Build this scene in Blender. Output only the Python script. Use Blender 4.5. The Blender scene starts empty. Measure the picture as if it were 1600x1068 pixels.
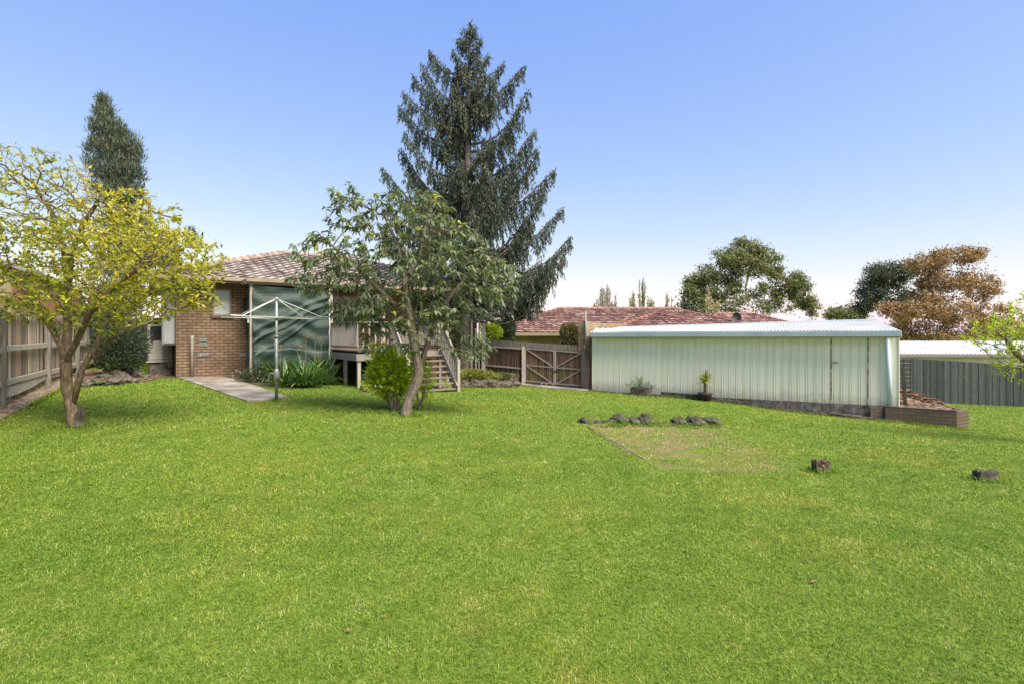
import bpy, math, random
import numpy as np
from mathutils import Vector, Matrix

random.seed(7)
rng = np.random.default_rng(7)
sc = bpy.context.scene

# ------------------------------------------------------------------ camera
EYE = 1.6
FPX, CX, HY = 850.0, 800.0, 520.0        # focal length, centre column and horizon row of the 1600 px photograph
cam_d = bpy.data.cameras.new("camera")
cam_d.sensor_width = 36.0
cam_d.lens = 36.0 * FPX / 1600.0
cam_d.shift_y = -14.0 / 1600.0
cam_d.clip_start = 0.05
cam_d.clip_end = 3000
cam = bpy.data.objects.new("camera", cam_d)
cam.location = (0, 0, EYE)
cam.rotation_euler = (math.radians(90), 0, 0)
sc.collection.objects.link(cam)
sc.camera = cam

# ------------------------------------------------------------------ sky and sun
SUN_EL, SUN_ROT = math.radians(55), math.radians(134)
world = bpy.data.worlds.new("World")
sc.world = world
world.use_nodes = True
wn = world.node_tree
bgn = wn.nodes["Background"]
sky = wn.nodes.new("ShaderNodeTexSky")
sky.sky_type = 'NISHITA'
sky.sun_disc = False
sky.sun_elevation = SUN_EL
sky.sun_rotation = SUN_ROT
sky.air_density = 1.0
sky.dust_density = 0.7
sky.ozone_density = 2.0
tint = wn.nodes.new("ShaderNodeMix")
tint.data_type = 'RGBA'; tint.blend_type = 'MULTIPLY'
tint.inputs[0].default_value = 1.0
tint.inputs[7].default_value = (1.07, 0.925, 1.06, 1)
wn.links.new(sky.outputs[0], tint.inputs[6])
# white balance of the photograph: softer, paler blue than the raw sky, channel by channel
sepc = wn.nodes.new("ShaderNodeSeparateColor"); comc = wn.nodes.new("ShaderNodeCombineColor")
wn.links.new(tint.outputs[2], sepc.inputs[0])
for i_, (k_, p_) in enumerate(((0.79, 0.97), (1.03, 0.73), (2.64, 0.13))):
    pw = wn.nodes.new("ShaderNodeMath"); pw.operation = 'POWER'; pw.inputs[1].default_value = p_
    ml = wn.nodes.new("ShaderNodeMath"); ml.operation = 'MULTIPLY'; ml.inputs[1].default_value = k_
    wn.links.new(sepc.outputs[i_], pw.inputs[0]); wn.links.new(pw.outputs[0], ml.inputs[0]); wn.links.new(ml.outputs[0], comc.inputs[i_])
wn.links.new(comc.outputs[0], bgn.inputs[0])
bgn.inputs[1].default_value = 0.100
sl = bpy.data.lights.new("sun", 'SUN')
sl.energy = 2.8
sl.angle = math.radians(34)
sl.color = (1.0, 0.93, 0.80)
so = bpy.data.objects.new("sun", sl)
sd = Vector((math.sin(SUN_ROT) * math.cos(SUN_EL), math.cos(SUN_ROT) * math.cos(SUN_EL), math.sin(SUN_EL)))
so.rotation_euler = sd.to_track_quat('Z', 'Y').to_euler()
sc.collection.objects.link(so)
sc.view_settings.view_transform = 'Standard'
sc.view_settings.look = 'None'
sc.view_settings.gamma = 1
sc.view_settings.use_curve_mapping = False
sc.view_settings.exposure = 1.63

# ------------------------------------------------------------------ places
def sstep(a, b, x):
    t = np.clip((x - a) / (b - a), 0, 1)
    return t * t * (3 - 2 * t)

def H(x, y):
    """height of the ground"""
    xs = np.clip(x, -15, 19)
    ys = np.clip(y, 0, 24)
    h = -0.05 * xs * sstep(1, 14, ys) - 0.012 * ys
    d = np.sqrt(((x - 3.3) / 2.6) ** 2 + ((y - 9.3) / 1.9) ** 2)   # shallow sunken patch in front of the rocks
    h = h + 0.09 * np.exp(-((x - 5.6) ** 2 + (y - 16.4) ** 2) / 6.5)
    return h - 0.05 * (1 - sstep(0.75, 1.1, d)) + 0.012 * np.sin(x * 1.3 + 2) * np.cos(y * 0.9)

def V(px, py, Y):
    return Vector(((px - CX) / FPX * Y, Y, EYE - (py - HY) / FPX * Y))

def G(px, py):
    """ground point seen at a pixel"""
    Y = 10.0
    for _ in range(60):
        Y = 0.5 * Y + 0.5 * (EYE - float(H((px - CX) / FPX * Y, Y))) * FPX / (py - HY)
    x = (px - CX) / FPX * Y
    return Vector((x, Y, float(H(x, Y))))

def GY(px, Y, dz=0.0):
    x = (px - CX) / FPX * Y
    return Vector((x, Y, float(H(x, Y)) + dz))

# ------------------------------------------------------------------ materials
def new_mat(name):
    m = bpy.data.materials.new(name)
    m.use_nodes = True
    nt = m.node_tree
    return m, nt, nt.nodes["Principled BSDF"]

def ramp(nt, stops):
    r = nt.nodes.new("ShaderNodeValToRGB")
    e = r.color_ramp.elements
    e[0].position, e[0].color = stops[0][0], (*stops[0][1], 1)
    e[1].position, e[1].color = stops[-1][0], (*stops[-1][1], 1)
    for p, c in stops[1:-1]:
        n = e.new(p)
        n.color = (*c, 1)
    return r

def noise(nt, scale, detail=4, rough=0.55, coord='Object', stretch=None, vec=None):
    n = nt.nodes.new("ShaderNodeTexNoise")
    n.inputs['Scale'].default_value = scale
    n.inputs['Detail'].default_value = detail
    n.inputs['Roughness'].default_value = rough
    if vec is None:
        tc = nt.nodes.new("ShaderNodeTexCoord")
        vec = tc.outputs[coord]
    if stretch:
        mp = nt.nodes.new("ShaderNodeMapping")
        mp.inputs['Scale'].default_value = stretch
        nt.links.new(vec, mp.inputs[0])
        vec = mp.outputs[0]
    nt.links.new(vec, n.inputs['Vector'])
    return n

def mathn(nt, op, a, b=None):
    m = nt.nodes.new("ShaderNodeMath")
    m.operation = op
    for i, v in enumerate((a, b)):
        if v is None:
            continue
        if isinstance(v, (int, float)):
            m.inputs[i].default_value = v
        else:
            nt.links.new(v, m.inputs[i])
    return m.outputs[0]

def mixc(nt, fac, a, b, mode='MIX'):
    m = nt.nodes.new("ShaderNodeMix")
    m.data_type = 'RGBA'
    m.blend_type = mode
    for idx, v in ((0, fac), (6, a), (7, b)):
        if isinstance(v, (int, float)):
            m.inputs[idx].default_value = v
        elif isinstance(v, tuple):
            m.inputs[idx].default_value = (*v, 1)
        else:
            nt.links.new(v, m.inputs[idx])
    return m.outputs[2]

def attr(nt, name='v'):
    a = nt.nodes.new("ShaderNodeAttribute")
    a.attribute_name = name
    return a.outputs['Fac']

def bump(nt, bs, height, strength=0.3, dist=0.01):
    b = nt.nodes.new("ShaderNodeBump")
    b.inputs['Strength'].default_value = strength
    b.inputs['Distance'].default_value = dist
    nt.links.new(height, b.inputs['Height'])
    nt.links.new(b.outputs[0], bs.inputs['Normal'])

def m_noise(name, stops, scale=8, rough=0.8, stretch=None, coord='Object', bmp=0.3, bdist=0.01, use_v=0.0, metal=0.0, detail=5, spec=0.3):
    m, nt, bs = new_mat(name)
    n = noise(nt, scale, detail, 0.6, coord, stretch)
    f = n.outputs['Fac']
    if use_v:
        f = mathn(nt, 'ADD', mathn(nt, 'MULTIPLY', f, 1 - use_v), mathn(nt, 'MULTIPLY', attr(nt), use_v))
    r = ramp(nt, stops)
    nt.links.new(f, r.inputs[0])
    nt.links.new(r.outputs[0], bs.inputs['Base Color'])
    bs.inputs['Roughness'].default_value = rough
    bs.inputs['Metallic'].default_value = metal
    bs.inputs['Specular IOR Level'].default_value = spec
    if bmp:
        bump(nt, bs, n.outputs['Fac'], bmp, bdist)
    return m

def m_leaf(name, stops, trans=0.45, rough=0.5, tint=1.5):
    m, nt, bs = new_mat(name)
    r = ramp(nt, stops)
    nt.links.new(attr(nt), r.inputs[0])
    nt.links.new(r.outputs[0], bs.inputs['Base Color'])
    bs.inputs['Roughness'].default_value = rough
    bs.inputs['Specular IOR Level'].default_value = 0.35
    t = nt.nodes.new("ShaderNodeBsdfTranslucent")
    c = mixc(nt, 1.0, r.outputs[0], (tint, tint * 0.95, tint * 0.45), 'MULTIPLY')
    nt.links.new(c, t.inputs['Color'])
    mx = nt.nodes.new("ShaderNodeMixShader")
    mx.inputs[0].default_value = trans
    nt.links.new(bs.outputs[0], mx.inputs[1])
    nt.links.new(t.outputs[0], mx.inputs[2])
    nt.links.new(mx.outputs[0], nt.nodes["Material Output"].inputs[0])
    return m

def m_brick(name, c1, c2, mortar, dirt=0.4):
    m, nt, bs = new_mat(name)
    tc = nt.nodes.new("ShaderNodeTexCoord")
    b = nt.nodes.new("ShaderNodeTexBrick")
    b.inputs['Scale'].default_value = 1.0
    b.inputs['Brick Width'].default_value = 0.24
    b.inputs['Row Height'].default_value = 0.086
    b.inputs['Mortar Size'].default_value = 0.012
    b.inputs['Mortar Smooth'].default_value = 0.2
    b.inputs['Bias'].default_value = -0.1
    b.inputs['Color1'].default_value = (*c1, 1)
    b.inputs['Color2'].default_value = (*c2, 1)
    b.inputs['Mortar'].default_value = (*mortar, 1)
    nt.links.new(tc.outputs['UV'], b.inputs['Vector'])
    n1 = noise(nt, 0.9, 6, 0.65, 'UV')
    n2 = noise(nt, 60, 3, 0.6, 'UV')
    r = ramp(nt, [(0.3, (1 - dirt,) * 3), (0.7, (1.12, 1.1, 1.06))])
    nt.links.new(n1.outputs['Fac'], r.inputs[0])
    c = mixc(nt, 1.0, b.outputs['Color'], r.outputs[0], 'MULTIPLY')
    r2 = ramp(nt, [(0.3, (0.8, 0.8, 0.8)), (0.7, (1.12, 1.12, 1.12))])
    nt.links.new(n2.outputs['Fac'], r2.inputs[0])
    c = mixc(nt, 1.0, c, r2.outputs[0], 'MULTIPLY')
    nt.links.new(c, bs.inputs['Base Color'])
    bs.inputs['Roughness'].default_value = 0.9
    bs.inputs['Specular IOR Level'].default_value = 0.15
    h = mathn(nt, 'SUBTRACT', mathn(nt, 'MULTIPLY', n2.outputs['Fac'], 0.2), b.outputs['Fac'])
    bump(nt, bs, h, 0.6, 0.008)
    return m

M = {}
M['brick'] = m_brick('tan_brick', (0.27, 0.185, 0.12), (0.19, 0.125, 0.08), (0.085, 0.065, 0.05), 0.35)
M['brick_orange'] = m_brick('orange_brick', (0.74, 0.28, 0.11), (0.60, 0.21, 0.08), (0.42, 0.33, 0.25), 0.2)
M['brick_yellow'] = m_brick('yellow_brick', (0.42, 0.30, 0.18), (0.32, 0.21, 0.13), (0.3, 0.26, 0.2), 0.3)
M['brick_dark'] = m_brick('brown_brick', (0.16, 0.115, 0.085), (0.11, 0.08, 0.06), (0.12, 0.10, 0.08), 0.4)
M['block'] = m_brick('bed_brick', (0.165, 0.125, 0.095), (0.135, 0.103, 0.079), (0.105, 0.083, 0.066), 0.3)
M['soil'] = m_noise('bare_soil', [(0.3, (0.035, 0.024, 0.016)), (0.55, (0.10, 0.07, 0.045)), (0.75, (0.19, 0.14, 0.09))], 9, 0.95, bmp=0.9, bdist=0.03)
M['mulch'] = m_noise('bark_mulch', [(0.36, (0.018, 0.012, 0.009)), (0.5, (0.10, 0.062, 0.040)), (0.6, (0.19, 0.122, 0.078)), (0.75, (0.36, 0.26, 0.18))], 9, 0.95, stretch=(1, 1, 2.5), bmp=0.9, bdist=0.05)
M['litter'] = m_noise('dry_leaf_litter', [(0.3, (0.06, 0.05, 0.038)), (0.48, (0.17, 0.145, 0.12)), (0.6, (0.28, 0.20, 0.125)), (0.75, (0.42, 0.32, 0.21))], 5, 0.95, bmp=1.0, bdist=0.06, detail=12)
M['concrete'] = m_noise('old_concrete', [(0.32, (0.10, 0.088, 0.072)), (0.5, (0.22, 0.198, 0.165)), (0.68, (0.34, 0.31, 0.26))], 1.6, 0.9, bmp=0.25, detail=10)
M['kerb'] = m_noise('footing_concrete', [(0.3, (0.05, 0.045, 0.04)), (0.5, (0.15, 0.135, 0.12)), (0.7, (0.28, 0.26, 0.23))], 7, 0.95, bmp=0.7, bdist=0.02, detail=9)
M['paling'] = m_noise('weathered_paling', [(0.25, (0.12, 0.09, 0.065)), (0.5, (0.29, 0.24, 0.18)), (0.75, (0.49, 0.43, 0.34))], 5, 0.9, stretch=(9, 9, 0.6), use_v=0.45, bmp=0.5)
M['paling_rail'] = m_noise('weathered_rail', [(0.25, (0.20, 0.175, 0.14)), (0.5, (0.38, 0.34, 0.27)), (0.75, (0.52, 0.47, 0.38))], 5, 0.9, stretch=(0.7, 0.7, 9), use_v=0.2, bmp=0.5)
M['post_grey'] = m_noise('grey_post', [(0.25, (0.085, 0.078, 0.066)), (0.5, (0.19, 0.175, 0.15)), (0.75, (0.31, 0.29, 0.25))], 5, 0.9, stretch=(9, 9, 0.6), bmp=0.5)
M['paling_dark'] = m_noise('dark_paling', [(0.25, (0.035, 0.03, 0.026)), (0.5, (0.10, 0.085, 0.07)), (0.75, (0.19, 0.16, 0.13))], 5, 0.9, stretch=(9, 9, 0.6), use_v=0.4, bmp=0.5)
M['paling_blue'] = m_noise('treated_paling', [(0.2, (0.022, 0.028, 0.027)), (0.45, (0.048, 0.058, 0.055)), (0.6, (0.068, 0.078, 0.073)), (0.85, (0.12, 0.128, 0.118))], 6, 0.85, stretch=(4, 4, 1.2), use_v=0.3, bmp=0.5)
M['lattice'] = m_noise('yellowed_slat', [(0.3, (0.32, 0.25, 0.12)), (0.7, (0.62, 0.52, 0.30))], 5, 0.85, stretch=(9, 9, 0.6), use_v=0.4)
M['deck_paint'] = m_noise('taupe_paint', [(0.3, (0.25, 0.215, 0.18)), (0.5, (0.35, 0.305, 0.262)), (0.75, (0.41, 0.36, 0.31))], 6, 0.6, stretch=(3, 3, 0.5), bmp=0.15, detail=8)
M['deck_rail'] = m_noise('grey_brown_paint', [(0.3, (0.19, 0.175, 0.158)), (0.7, (0.29, 0.265, 0.24))], 6, 0.6, bmp=0.15, detail=8)
M['deck_board'] = m_noise('worn_deck_board', [(0.3, (0.07, 0.05, 0.038)), (0.7, (0.17, 0.125, 0.095))], 6, 0.8, stretch=(1, 1, 6), bmp=0.3)
M['tread'] = m_noise('stair_tread', [(0.3, (0.12, 0.095, 0.075)), (0.7, (0.26, 0.21, 0.17))], 9, 0.8, bmp=0.3)
M['trim'] = m_noise('brown_gutter', [(0.3, (0.25, 0.195, 0.15)), (0.7, (0.34, 0.27, 0.21))], 3, 0.45, bmp=0.05)
M['trim_cream'] = m_noise('cream_trim', [(0.3, (0.52, 0.47, 0.38)), (0.7, (0.64, 0.58, 0.48))], 3, 0.5, bmp=0.05)
M['shed'] = None
M['shed_roof'] = m_noise('white_steel_roof', [(0.25, (0.36, 0.36, 0.345)), (0.5, (0.46, 0.46, 0.44)), (0.75, (0.54, 0.54, 0.52))], 1.2, 0.5, bmp=0, detail=8, spec=0.4)
M['blue_gutter'] = m_noise('blue_grey_gutter', [(0.3, (0.30, 0.385, 0.43)), (0.7, (0.40, 0.48, 0.52))], 2, 0.4, bmp=0)
M['blue_pipe'] = m_noise('pale_blue_pipe', [(0.3, (0.50, 0.62, 0.67)), (0.7, (0.60, 0.71, 0.74))], 3, 0.35, bmp=0)
M['rust'] = m_noise('rust', [(0.35, (0.13, 0.055, 0.025)), (0.5, (0.30, 0.15, 0.07)), (0.62, (0.52, 0.46, 0.36)), (0.8, (0.58, 0.57, 0.48))], 9, 0.8, bmp=0.2)
M['steel'] = m_noise('galvanised_steel', [(0.3, (0.30, 0.32, 0.31)), (0.7, (0.48, 0.50, 0.49))], 12, 0.4, bmp=0.05, metal=0.6)
M['steel_dull'] = m_noise('dull_grey_steel', [(0.3, (0.16, 0.185, 0.175)), (0.7, (0.30, 0.335, 0.32))], 12, 0.5, bmp=0.05, metal=0.3)
M['wire'] = m_noise('pale_line', [(0.3, (0.55, 0.55, 0.53)), (0.7, (0.72, 0.72, 0.70))], 12, 0.5, bmp=0)
M['white_panel'] = m_noise('cream_metal', [(0.3, (0.34, 0.32, 0.28)), (0.7, (0.44, 0.41, 0.36))], 2, 0.5, bmp=0)
M['grey_panel'] = m_noise('grey_metal_cabinet', [(0.3, (0.22, 0.23, 0.23)), (0.7, (0.29, 0.30, 0.30))], 2, 0.45, bmp=0)
M['black'] = m_noise('black_paint', [(0.3, (0.012, 0.012, 0.012)), (0.7, (0.035, 0.035, 0.033))], 6, 0.5, bmp=0.1)
M['dark_void'] = m_noise('void_shade', [(0.3, (0.02, 0.018, 0.016)), (0.7, (0.05, 0.045, 0.04))], 3, 0.9, bmp=0)
M['rock'] = m_noise('basalt', [(0.3, (0.020, 0.020, 0.014)), (0.48, (0.055, 0.054, 0.038)), (0.58, (0.075, 0.085, 0.035)), (0.72, (0.15, 0.145, 0.105))], 9, 0.95, bmp=0.9, bdist=0.03, detail=9)
M['rock_brown'] = m_noise('brown_field_rock', [(0.3, (0.03, 0.024, 0.02)), (0.5, (0.085, 0.068, 0.055)), (0.7, (0.19, 0.155, 0.125))], 9, 0.95, bmp=0.9, bdist=0.03, detail=9)
M['log'] = m_noise('weathered_timber', [(0.3, (0.025, 0.022, 0.018)), (0.5, (0.075, 0.065, 0.052)), (0.7, (0.18, 0.155, 0.12))], 10, 0.95, bmp=0.8, bdist=0.02)
M['log_end'] = m_noise('split_stump_timber', [(0.38, (0.02, 0.012, 0.009)), (0.52, (0.10, 0.05, 0.032)), (0.68, (0.42, 0.28, 0.19))], 22, 0.95, bmp=0.9, bdist=0.02)
M['bark_grey'] = m_noise('grey_brown_bark', [(0.3, (0.07, 0.055, 0.043)), (0.5, (0.17, 0.135, 0.105)), (0.72, (0.30, 0.25, 0.20))], 9, 0.9, stretch=(3, 3, 1), bmp=0.8, bdist=0.02, detail=8)
M['bark_lemon'] = m_noise('brown_lemon_bark', [(0.3, (0.06, 0.042, 0.028)), (0.5, (0.16, 0.115, 0.075)), (0.72, (0.31, 0.24, 0.165))], 9, 0.9, stretch=(3, 3, 1), bmp=0.8, bdist=0.02, detail=8)
M['bark_spruce'] = m_noise('flaky_spruce_bark', [(0.35, (0.05, 0.04, 0.032)), (0.5, (0.18, 0.145, 0.115)), (0.65, (0.36, 0.30, 0.25))], 14, 0.95, stretch=(2, 2, 1), bmp=1.0, bdist=0.04, detail=6)
M['bark_pale'] = m_noise('pale_gum_bark', [(0.3, (0.22, 0.17, 0.13)), (0.6, (0.48, 0.40, 0.32))], 3, 0.8, bmp=0.2)
M['twig'] = m_noise('dry_twig', [(0.3, (0.16, 0.13, 0.10)), (0.7, (0.34, 0.29, 0.23))], 5, 0.9, bmp=0)
M['leaf_lemon'] = m_leaf('lemon_leaf', [(0.0, (0.085, 0.14, 0.015)), (0.3, (0.22, 0.29, 0.028)), (0.55, (0.44, 0.45, 0.04)), (0.85, (0.70, 0.62, 0.07)), (1.0, (0.62, 0.42, 0.07))], 0.5, tint=1.25)
M['leaf_loquat'] = m_leaf('loquat_leaf', [(0.0, (0.075, 0.115, 0.060)), (0.45, (0.155, 0.20, 0.105)), (0.8, (0.30, 0.335, 0.195)), (0.93, (0.34, 0.38, 0.12)), (1.0, (0.50, 0.52, 0.17))], 0.32, 0.45, tint=1.3)
M['leaf_spruce'] = m_leaf('spruce_needle', [(0.0, (0.030, 0.046, 0.032)), (0.6, (0.070, 0.090, 0.062)), (1.0, (0.15, 0.15, 0.10))], 0.2, 0.6, tint=1.2)
M['leaf_conifer'] = m_leaf('blue_green_needle', [(0.0, (0.040, 0.065, 0.042)), (0.6, (0.095, 0.13, 0.085)), (0.9, (0.18, 0.19, 0.12)), (1.0, (0.30, 0.23, 0.15))], 0.25, 0.6, tint=1.2)
M['leaf_gum'] = m_leaf('gum_leaf', [(0.0, (0.065, 0.085, 0.036)), (0.6, (0.18, 0.20, 0.085)), (1.0, (0.36, 0.36, 0.17))], 0.3, 0.5, tint=1.2)
M['leaf_darkgum'] = m_leaf('dark_gum_leaf', [(0.0, (0.035, 0.050, 0.032)), (0.6, (0.085, 0.108, 0.068)), (1.0, (0.16, 0.18, 0.11))], 0.25, 0.5, tint=1.2)
M['leaf_rust'] = m_leaf('russet_leaf', [(0.0, (0.095, 0.085, 0.045)), (0.35, (0.20, 0.150, 0.075)), (0.65, (0.40, 0.235, 0.12)), (1.0, (0.64, 0.37, 0.19))], 0.3, 0.6, tint=1.2)
M['leaf_lime'] = m_leaf('lime_leaf', [(0.0, (0.17, 0.26, 0.018)), (0.5, (0.37, 0.48, 0.036)), (1.0, (0.62, 0.70, 0.09))], 0.55, tint=1.3)
M['leaf_shrub'] = m_leaf('dark_shrub_leaf', [(0.0, (0.020, 0.040, 0.022)), (0.6, (0.050, 0.082, 0.042)), (1.0, (0.11, 0.14, 0.075))], 0.25, tint=1.2)
M['leaf_strap'] = m_leaf('strap_leaf', [(0.0, (0.028, 0.07, 0.018)), (0.6, (0.07, 0.15, 0.035)), (0.92, (0.15, 0.24, 0.06)), (1.0, (0.40, 0.38, 0.13))], 0.3, 0.35, tint=1.3)
M['leaf_yucca'] = m_leaf('yellow_green_blade', [(0.0, (0.12, 0.17, 0.03)), (0.6, (0.30, 0.34, 0.07)), (1.0, (0.48, 0.42, 0.12))], 0.35, tint=1.2)
M['leaf_hedge'] = m_leaf('olive_hedge_leaf', [(0.0, (0.06, 0.065, 0.02)), (0.6, (0.13, 0.13, 0.045)), (1.0, (0.24, 0.20, 0.085))], 0.25, tint=1.2)
M['petal'] = m_leaf('white_petal', [(0.0, (0.6, 0.6, 0.58)), (1.0, (0.8, 0.8, 0.78))], 0.3, tint=1.0)
M['dry_flower'] = m_leaf('dry_flower_head', [(0.0, (0.22, 0.13, 0.07)), (1.0, (0.45, 0.30, 0.18))], 0.3, tint=1.0)
M['poplar_leaf'] = m_leaf('pale_yellow_leaf', [(0.0, (0.35, 0.33, 0.15)), (1.0, (0.62, 0.58, 0.35))], 0.4, tint=1.2)

def m_shed():
    m, nt, bs = new_mat('pale_green_cladding')
    n1 = noise(nt, 0.8, 8, 0.6, 'Object', (1, 1, 0.35))
    r = ramp(nt, [(0.3, (0.68, 0.68, 0.56)), (0.5, (0.75, 0.745, 0.625)), (0.7, (0.79, 0.775, 0.665))])
    f = mathn(nt, 'ADD', mathn(nt, 'MULTIPLY', n1.outputs['Fac'], 0.8), mathn(nt, 'MULTIPLY', attr(nt), 0.2))
    nt.links.new(f, r.inputs[0])
    n2 = noise(nt, 3.5, 9, 0.7, 'Object', (2.5, 2.5, 0.5))
    r2 = ramp(nt, [(0.60, (0, 0, 0)), (0.78, (1, 1, 1))])
    nt.links.new(n2.outputs['Fac'], r2.inputs[0])
    c = mixc(nt, mathn(nt, 'MULTIPLY', r2.outputs[0], 0.45), r.outputs[0], (0.33, 0.25, 0.16))
    tc = nt.nodes.new("ShaderNodeTexCoord"); sx = nt.nodes.new("ShaderNodeSeparateXYZ")
    nt.links.new(tc.outputs['Object'], sx.inputs[0])
    n3 = noise(nt, 6, 8, 0.7)
    r3 = ramp(nt, [(0.10, (0.55, 0.55, 0.55)), (0.42, (0, 0, 0))])
    nt.links.new(mathn(nt, 'ADD', sx.outputs['Z'], mathn(nt, 'MULTIPLY', mathn(nt, 'SUBTRACT', n3.outputs['Fac'], 0.5), 0.5)), r3.inputs[0])
    c = mixc(nt, r3.outputs[0], c, (0.27, 0.24, 0.17))
    nt.links.new(c, bs.inputs['Base Color'])
    bs.inputs['Roughness'].default_value = 0.5
    bs.inputs['Specular IOR Level'].default_value = 0.3
    bump(nt, bs, noise(nt, 1.4, 4, 0.5).outputs['Fac'], 0.25, 0.03)
    return m
M['shed'] = m_shed()

def m_tile(name, cols, lichen):
    m, nt, bs = new_mat(name)
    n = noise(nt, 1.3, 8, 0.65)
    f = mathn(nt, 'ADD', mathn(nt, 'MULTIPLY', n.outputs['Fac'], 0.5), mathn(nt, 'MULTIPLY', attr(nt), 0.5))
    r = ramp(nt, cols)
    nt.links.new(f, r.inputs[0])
    n2 = noise(nt, 7, 8, 0.7)
    r2 = ramp(nt, [(0.52, (0, 0, 0)), (0.68, (1, 1, 1))])
    nt.links.new(n2.outputs['Fac'], r2.inputs[0])
    c = mixc(nt, mathn(nt, 'MULTIPLY', r2.outputs[0], 0.35), r.outputs[0], lichen)
    nt.links.new(c, bs.inputs['Base Color'])
    bs.inputs['Roughness'].default_value = 0.6
    bump(nt, bs, n2.outputs['Fac'], 0.3, 0.006)
    return m
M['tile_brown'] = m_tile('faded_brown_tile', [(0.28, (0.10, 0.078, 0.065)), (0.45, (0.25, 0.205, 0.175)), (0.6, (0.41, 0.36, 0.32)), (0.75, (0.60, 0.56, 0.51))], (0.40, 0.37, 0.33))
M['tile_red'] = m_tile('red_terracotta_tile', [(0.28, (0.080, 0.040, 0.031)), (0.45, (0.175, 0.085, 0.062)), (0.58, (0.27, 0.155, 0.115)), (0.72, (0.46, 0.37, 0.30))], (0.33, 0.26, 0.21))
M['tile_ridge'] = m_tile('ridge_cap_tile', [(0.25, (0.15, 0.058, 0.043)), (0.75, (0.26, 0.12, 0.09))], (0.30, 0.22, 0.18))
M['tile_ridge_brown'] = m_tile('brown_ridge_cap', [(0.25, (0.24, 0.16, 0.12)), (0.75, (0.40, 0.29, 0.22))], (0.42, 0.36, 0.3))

def m_glass(name, col, rough=0.08):
    m, nt, bs = new_mat(name)
    bs.inputs['Base Color'].default_value = (*col, 1)
    bs.inputs['Roughness'].default_value = rough
    bs.inputs['Specular IOR Level'].default_value = 0.8
    n = noise(nt, 2.0, 2)
    bump(nt, bs, n.outputs['Fac'], 0.05, 0.02)
    return m
M['glass_pale'] = m_glass('curtained_glass', (0.42, 0.46, 0.48), 0.2)
M['glass_dark'] = m_glass('dark_glass', (0.03, 0.03, 0.035))
M['blind'] = m_glass('white_blind', (0.62, 0.62, 0.58), 0.5)

def m_cloth():
    m, nt, bs = new_mat('green_shade_cloth')
    n = noise(nt, 1.5, 8, 0.65)
    r = ramp(nt, [(0.3, (0.026, 0.052, 0.042)), (0.55, (0.048, 0.082, 0.068)), (0.75, (0.095, 0.135, 0.118))])
    nt.links.new(n.outputs['Fac'], r.inputs[0])
    nt.links.new(r.outputs[0], bs.inputs['Base Color'])
    bs.inputs['Roughness'].default_value = 0.6
    t = nt.nodes.new("ShaderNodeBsdfTranslucent")
    t.inputs[0].default_value = (0.12, 0.22, 0.19, 1)
    mx = nt.nodes.new("ShaderNodeMixShader")
    mx.inputs[0].default_value = 0.25
    nt.links.new(bs.outputs[0], mx.inputs[1])
    nt.links.new(t.outputs[0], mx.inputs[2])
    nt.links.new(mx.outputs[0], nt.nodes["Material Output"].inputs[0])
    bump(nt, bs, noise(nt, 3, 5, 0.6, 'Object', (0.6, 0.6, 3)).outputs['Fac'], 0.5, 0.05)
    return m
M['cloth'] = m_cloth()

def m_gate_paling():
    m, nt, bs = new_mat('brown_gate_paling')
    n = noise(nt, 5, 6, 0.6, 'Object', (9, 9, 0.6))
    f = mathn(nt, 'ADD', mathn(nt, 'MULTIPLY', n.outputs['Fac'], 0.55), mathn(nt, 'MULTIPLY', attr(nt), 0.45))
    r = ramp(nt, [(0.2, (0.050, 0.028, 0.018)), (0.5, (0.100, 0.058, 0.036)), (0.8, (0.165, 0.100, 0.064))])
    nt.links.new(f, r.inputs[0])
    nt.links.new(r.outputs[0], bs.inputs['Base Color'])
    bs.inputs['Roughness'].default_value = 0.85
    return m
M['paling_brown'] = m_gate_paling()

def m_lawn():
    m, nt, bs = new_mat('lawn_ground')
    n1 = noise(nt, 0.35, 5, 0.6)
    n2 = noise(nt, 26, 6, 0.7)
    n3 = noise(nt, 2.2, 6, 0.65)
    r = ramp(nt, [(0.3, (0.058, 0.100, 0.012)), (0.5, (0.11, 0.17, 0.022)), (0.7, (0.20, 0.235, 0.045))])
    nt.links.new(n2.outputs['Fac'], r.inputs[0])
    r1 = ramp(nt, [(0.35, (0.82, 0.88, 0.8)), (0.65, (1.15, 1.1, 1.0))])
    nt.links.new(n1.outputs['Fac'], r1.inputs[0])
    c = mixc(nt, 1.0, r.outputs[0], r1.outputs[0], 'MULTIPLY')
    r3 = ramp(nt, [(0.55, (0, 0, 0)), (0.75, (0.55, 0.55, 0.55))])
    nt.links.new(n3.outputs['Fac'], r3.inputs[0])
    c = mixc(nt, r3.outputs[0], c, (0.19, 0.17, 0.06))
    n4 = noise(nt, 2.6, 8, 0.7)
    r4 = ramp(nt, [(0.40, (0, 0, 0)), (0.56, (1, 1, 1))])
    nt.links.new(n4.outputs['Fac'], r4.inputs[0])
    c = mixc(nt, mathn(nt, 'MULTIPLY', mathn(nt, 'MULTIPLY', r4.outputs[0], attr(nt)), 0.9), c, (0.21, 0.155, 0.085))
    nt.links.new(c, bs.inputs['Base Color'])
    bs.inputs['Roughness'].default_value = 0.9
    bs.inputs['Specular IOR Level'].default_value = 0.1
    bump(nt, bs, n2.outputs['Fac'], 0.8, 0.03)
    return m
M['lawn'] = m_lawn()

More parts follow.
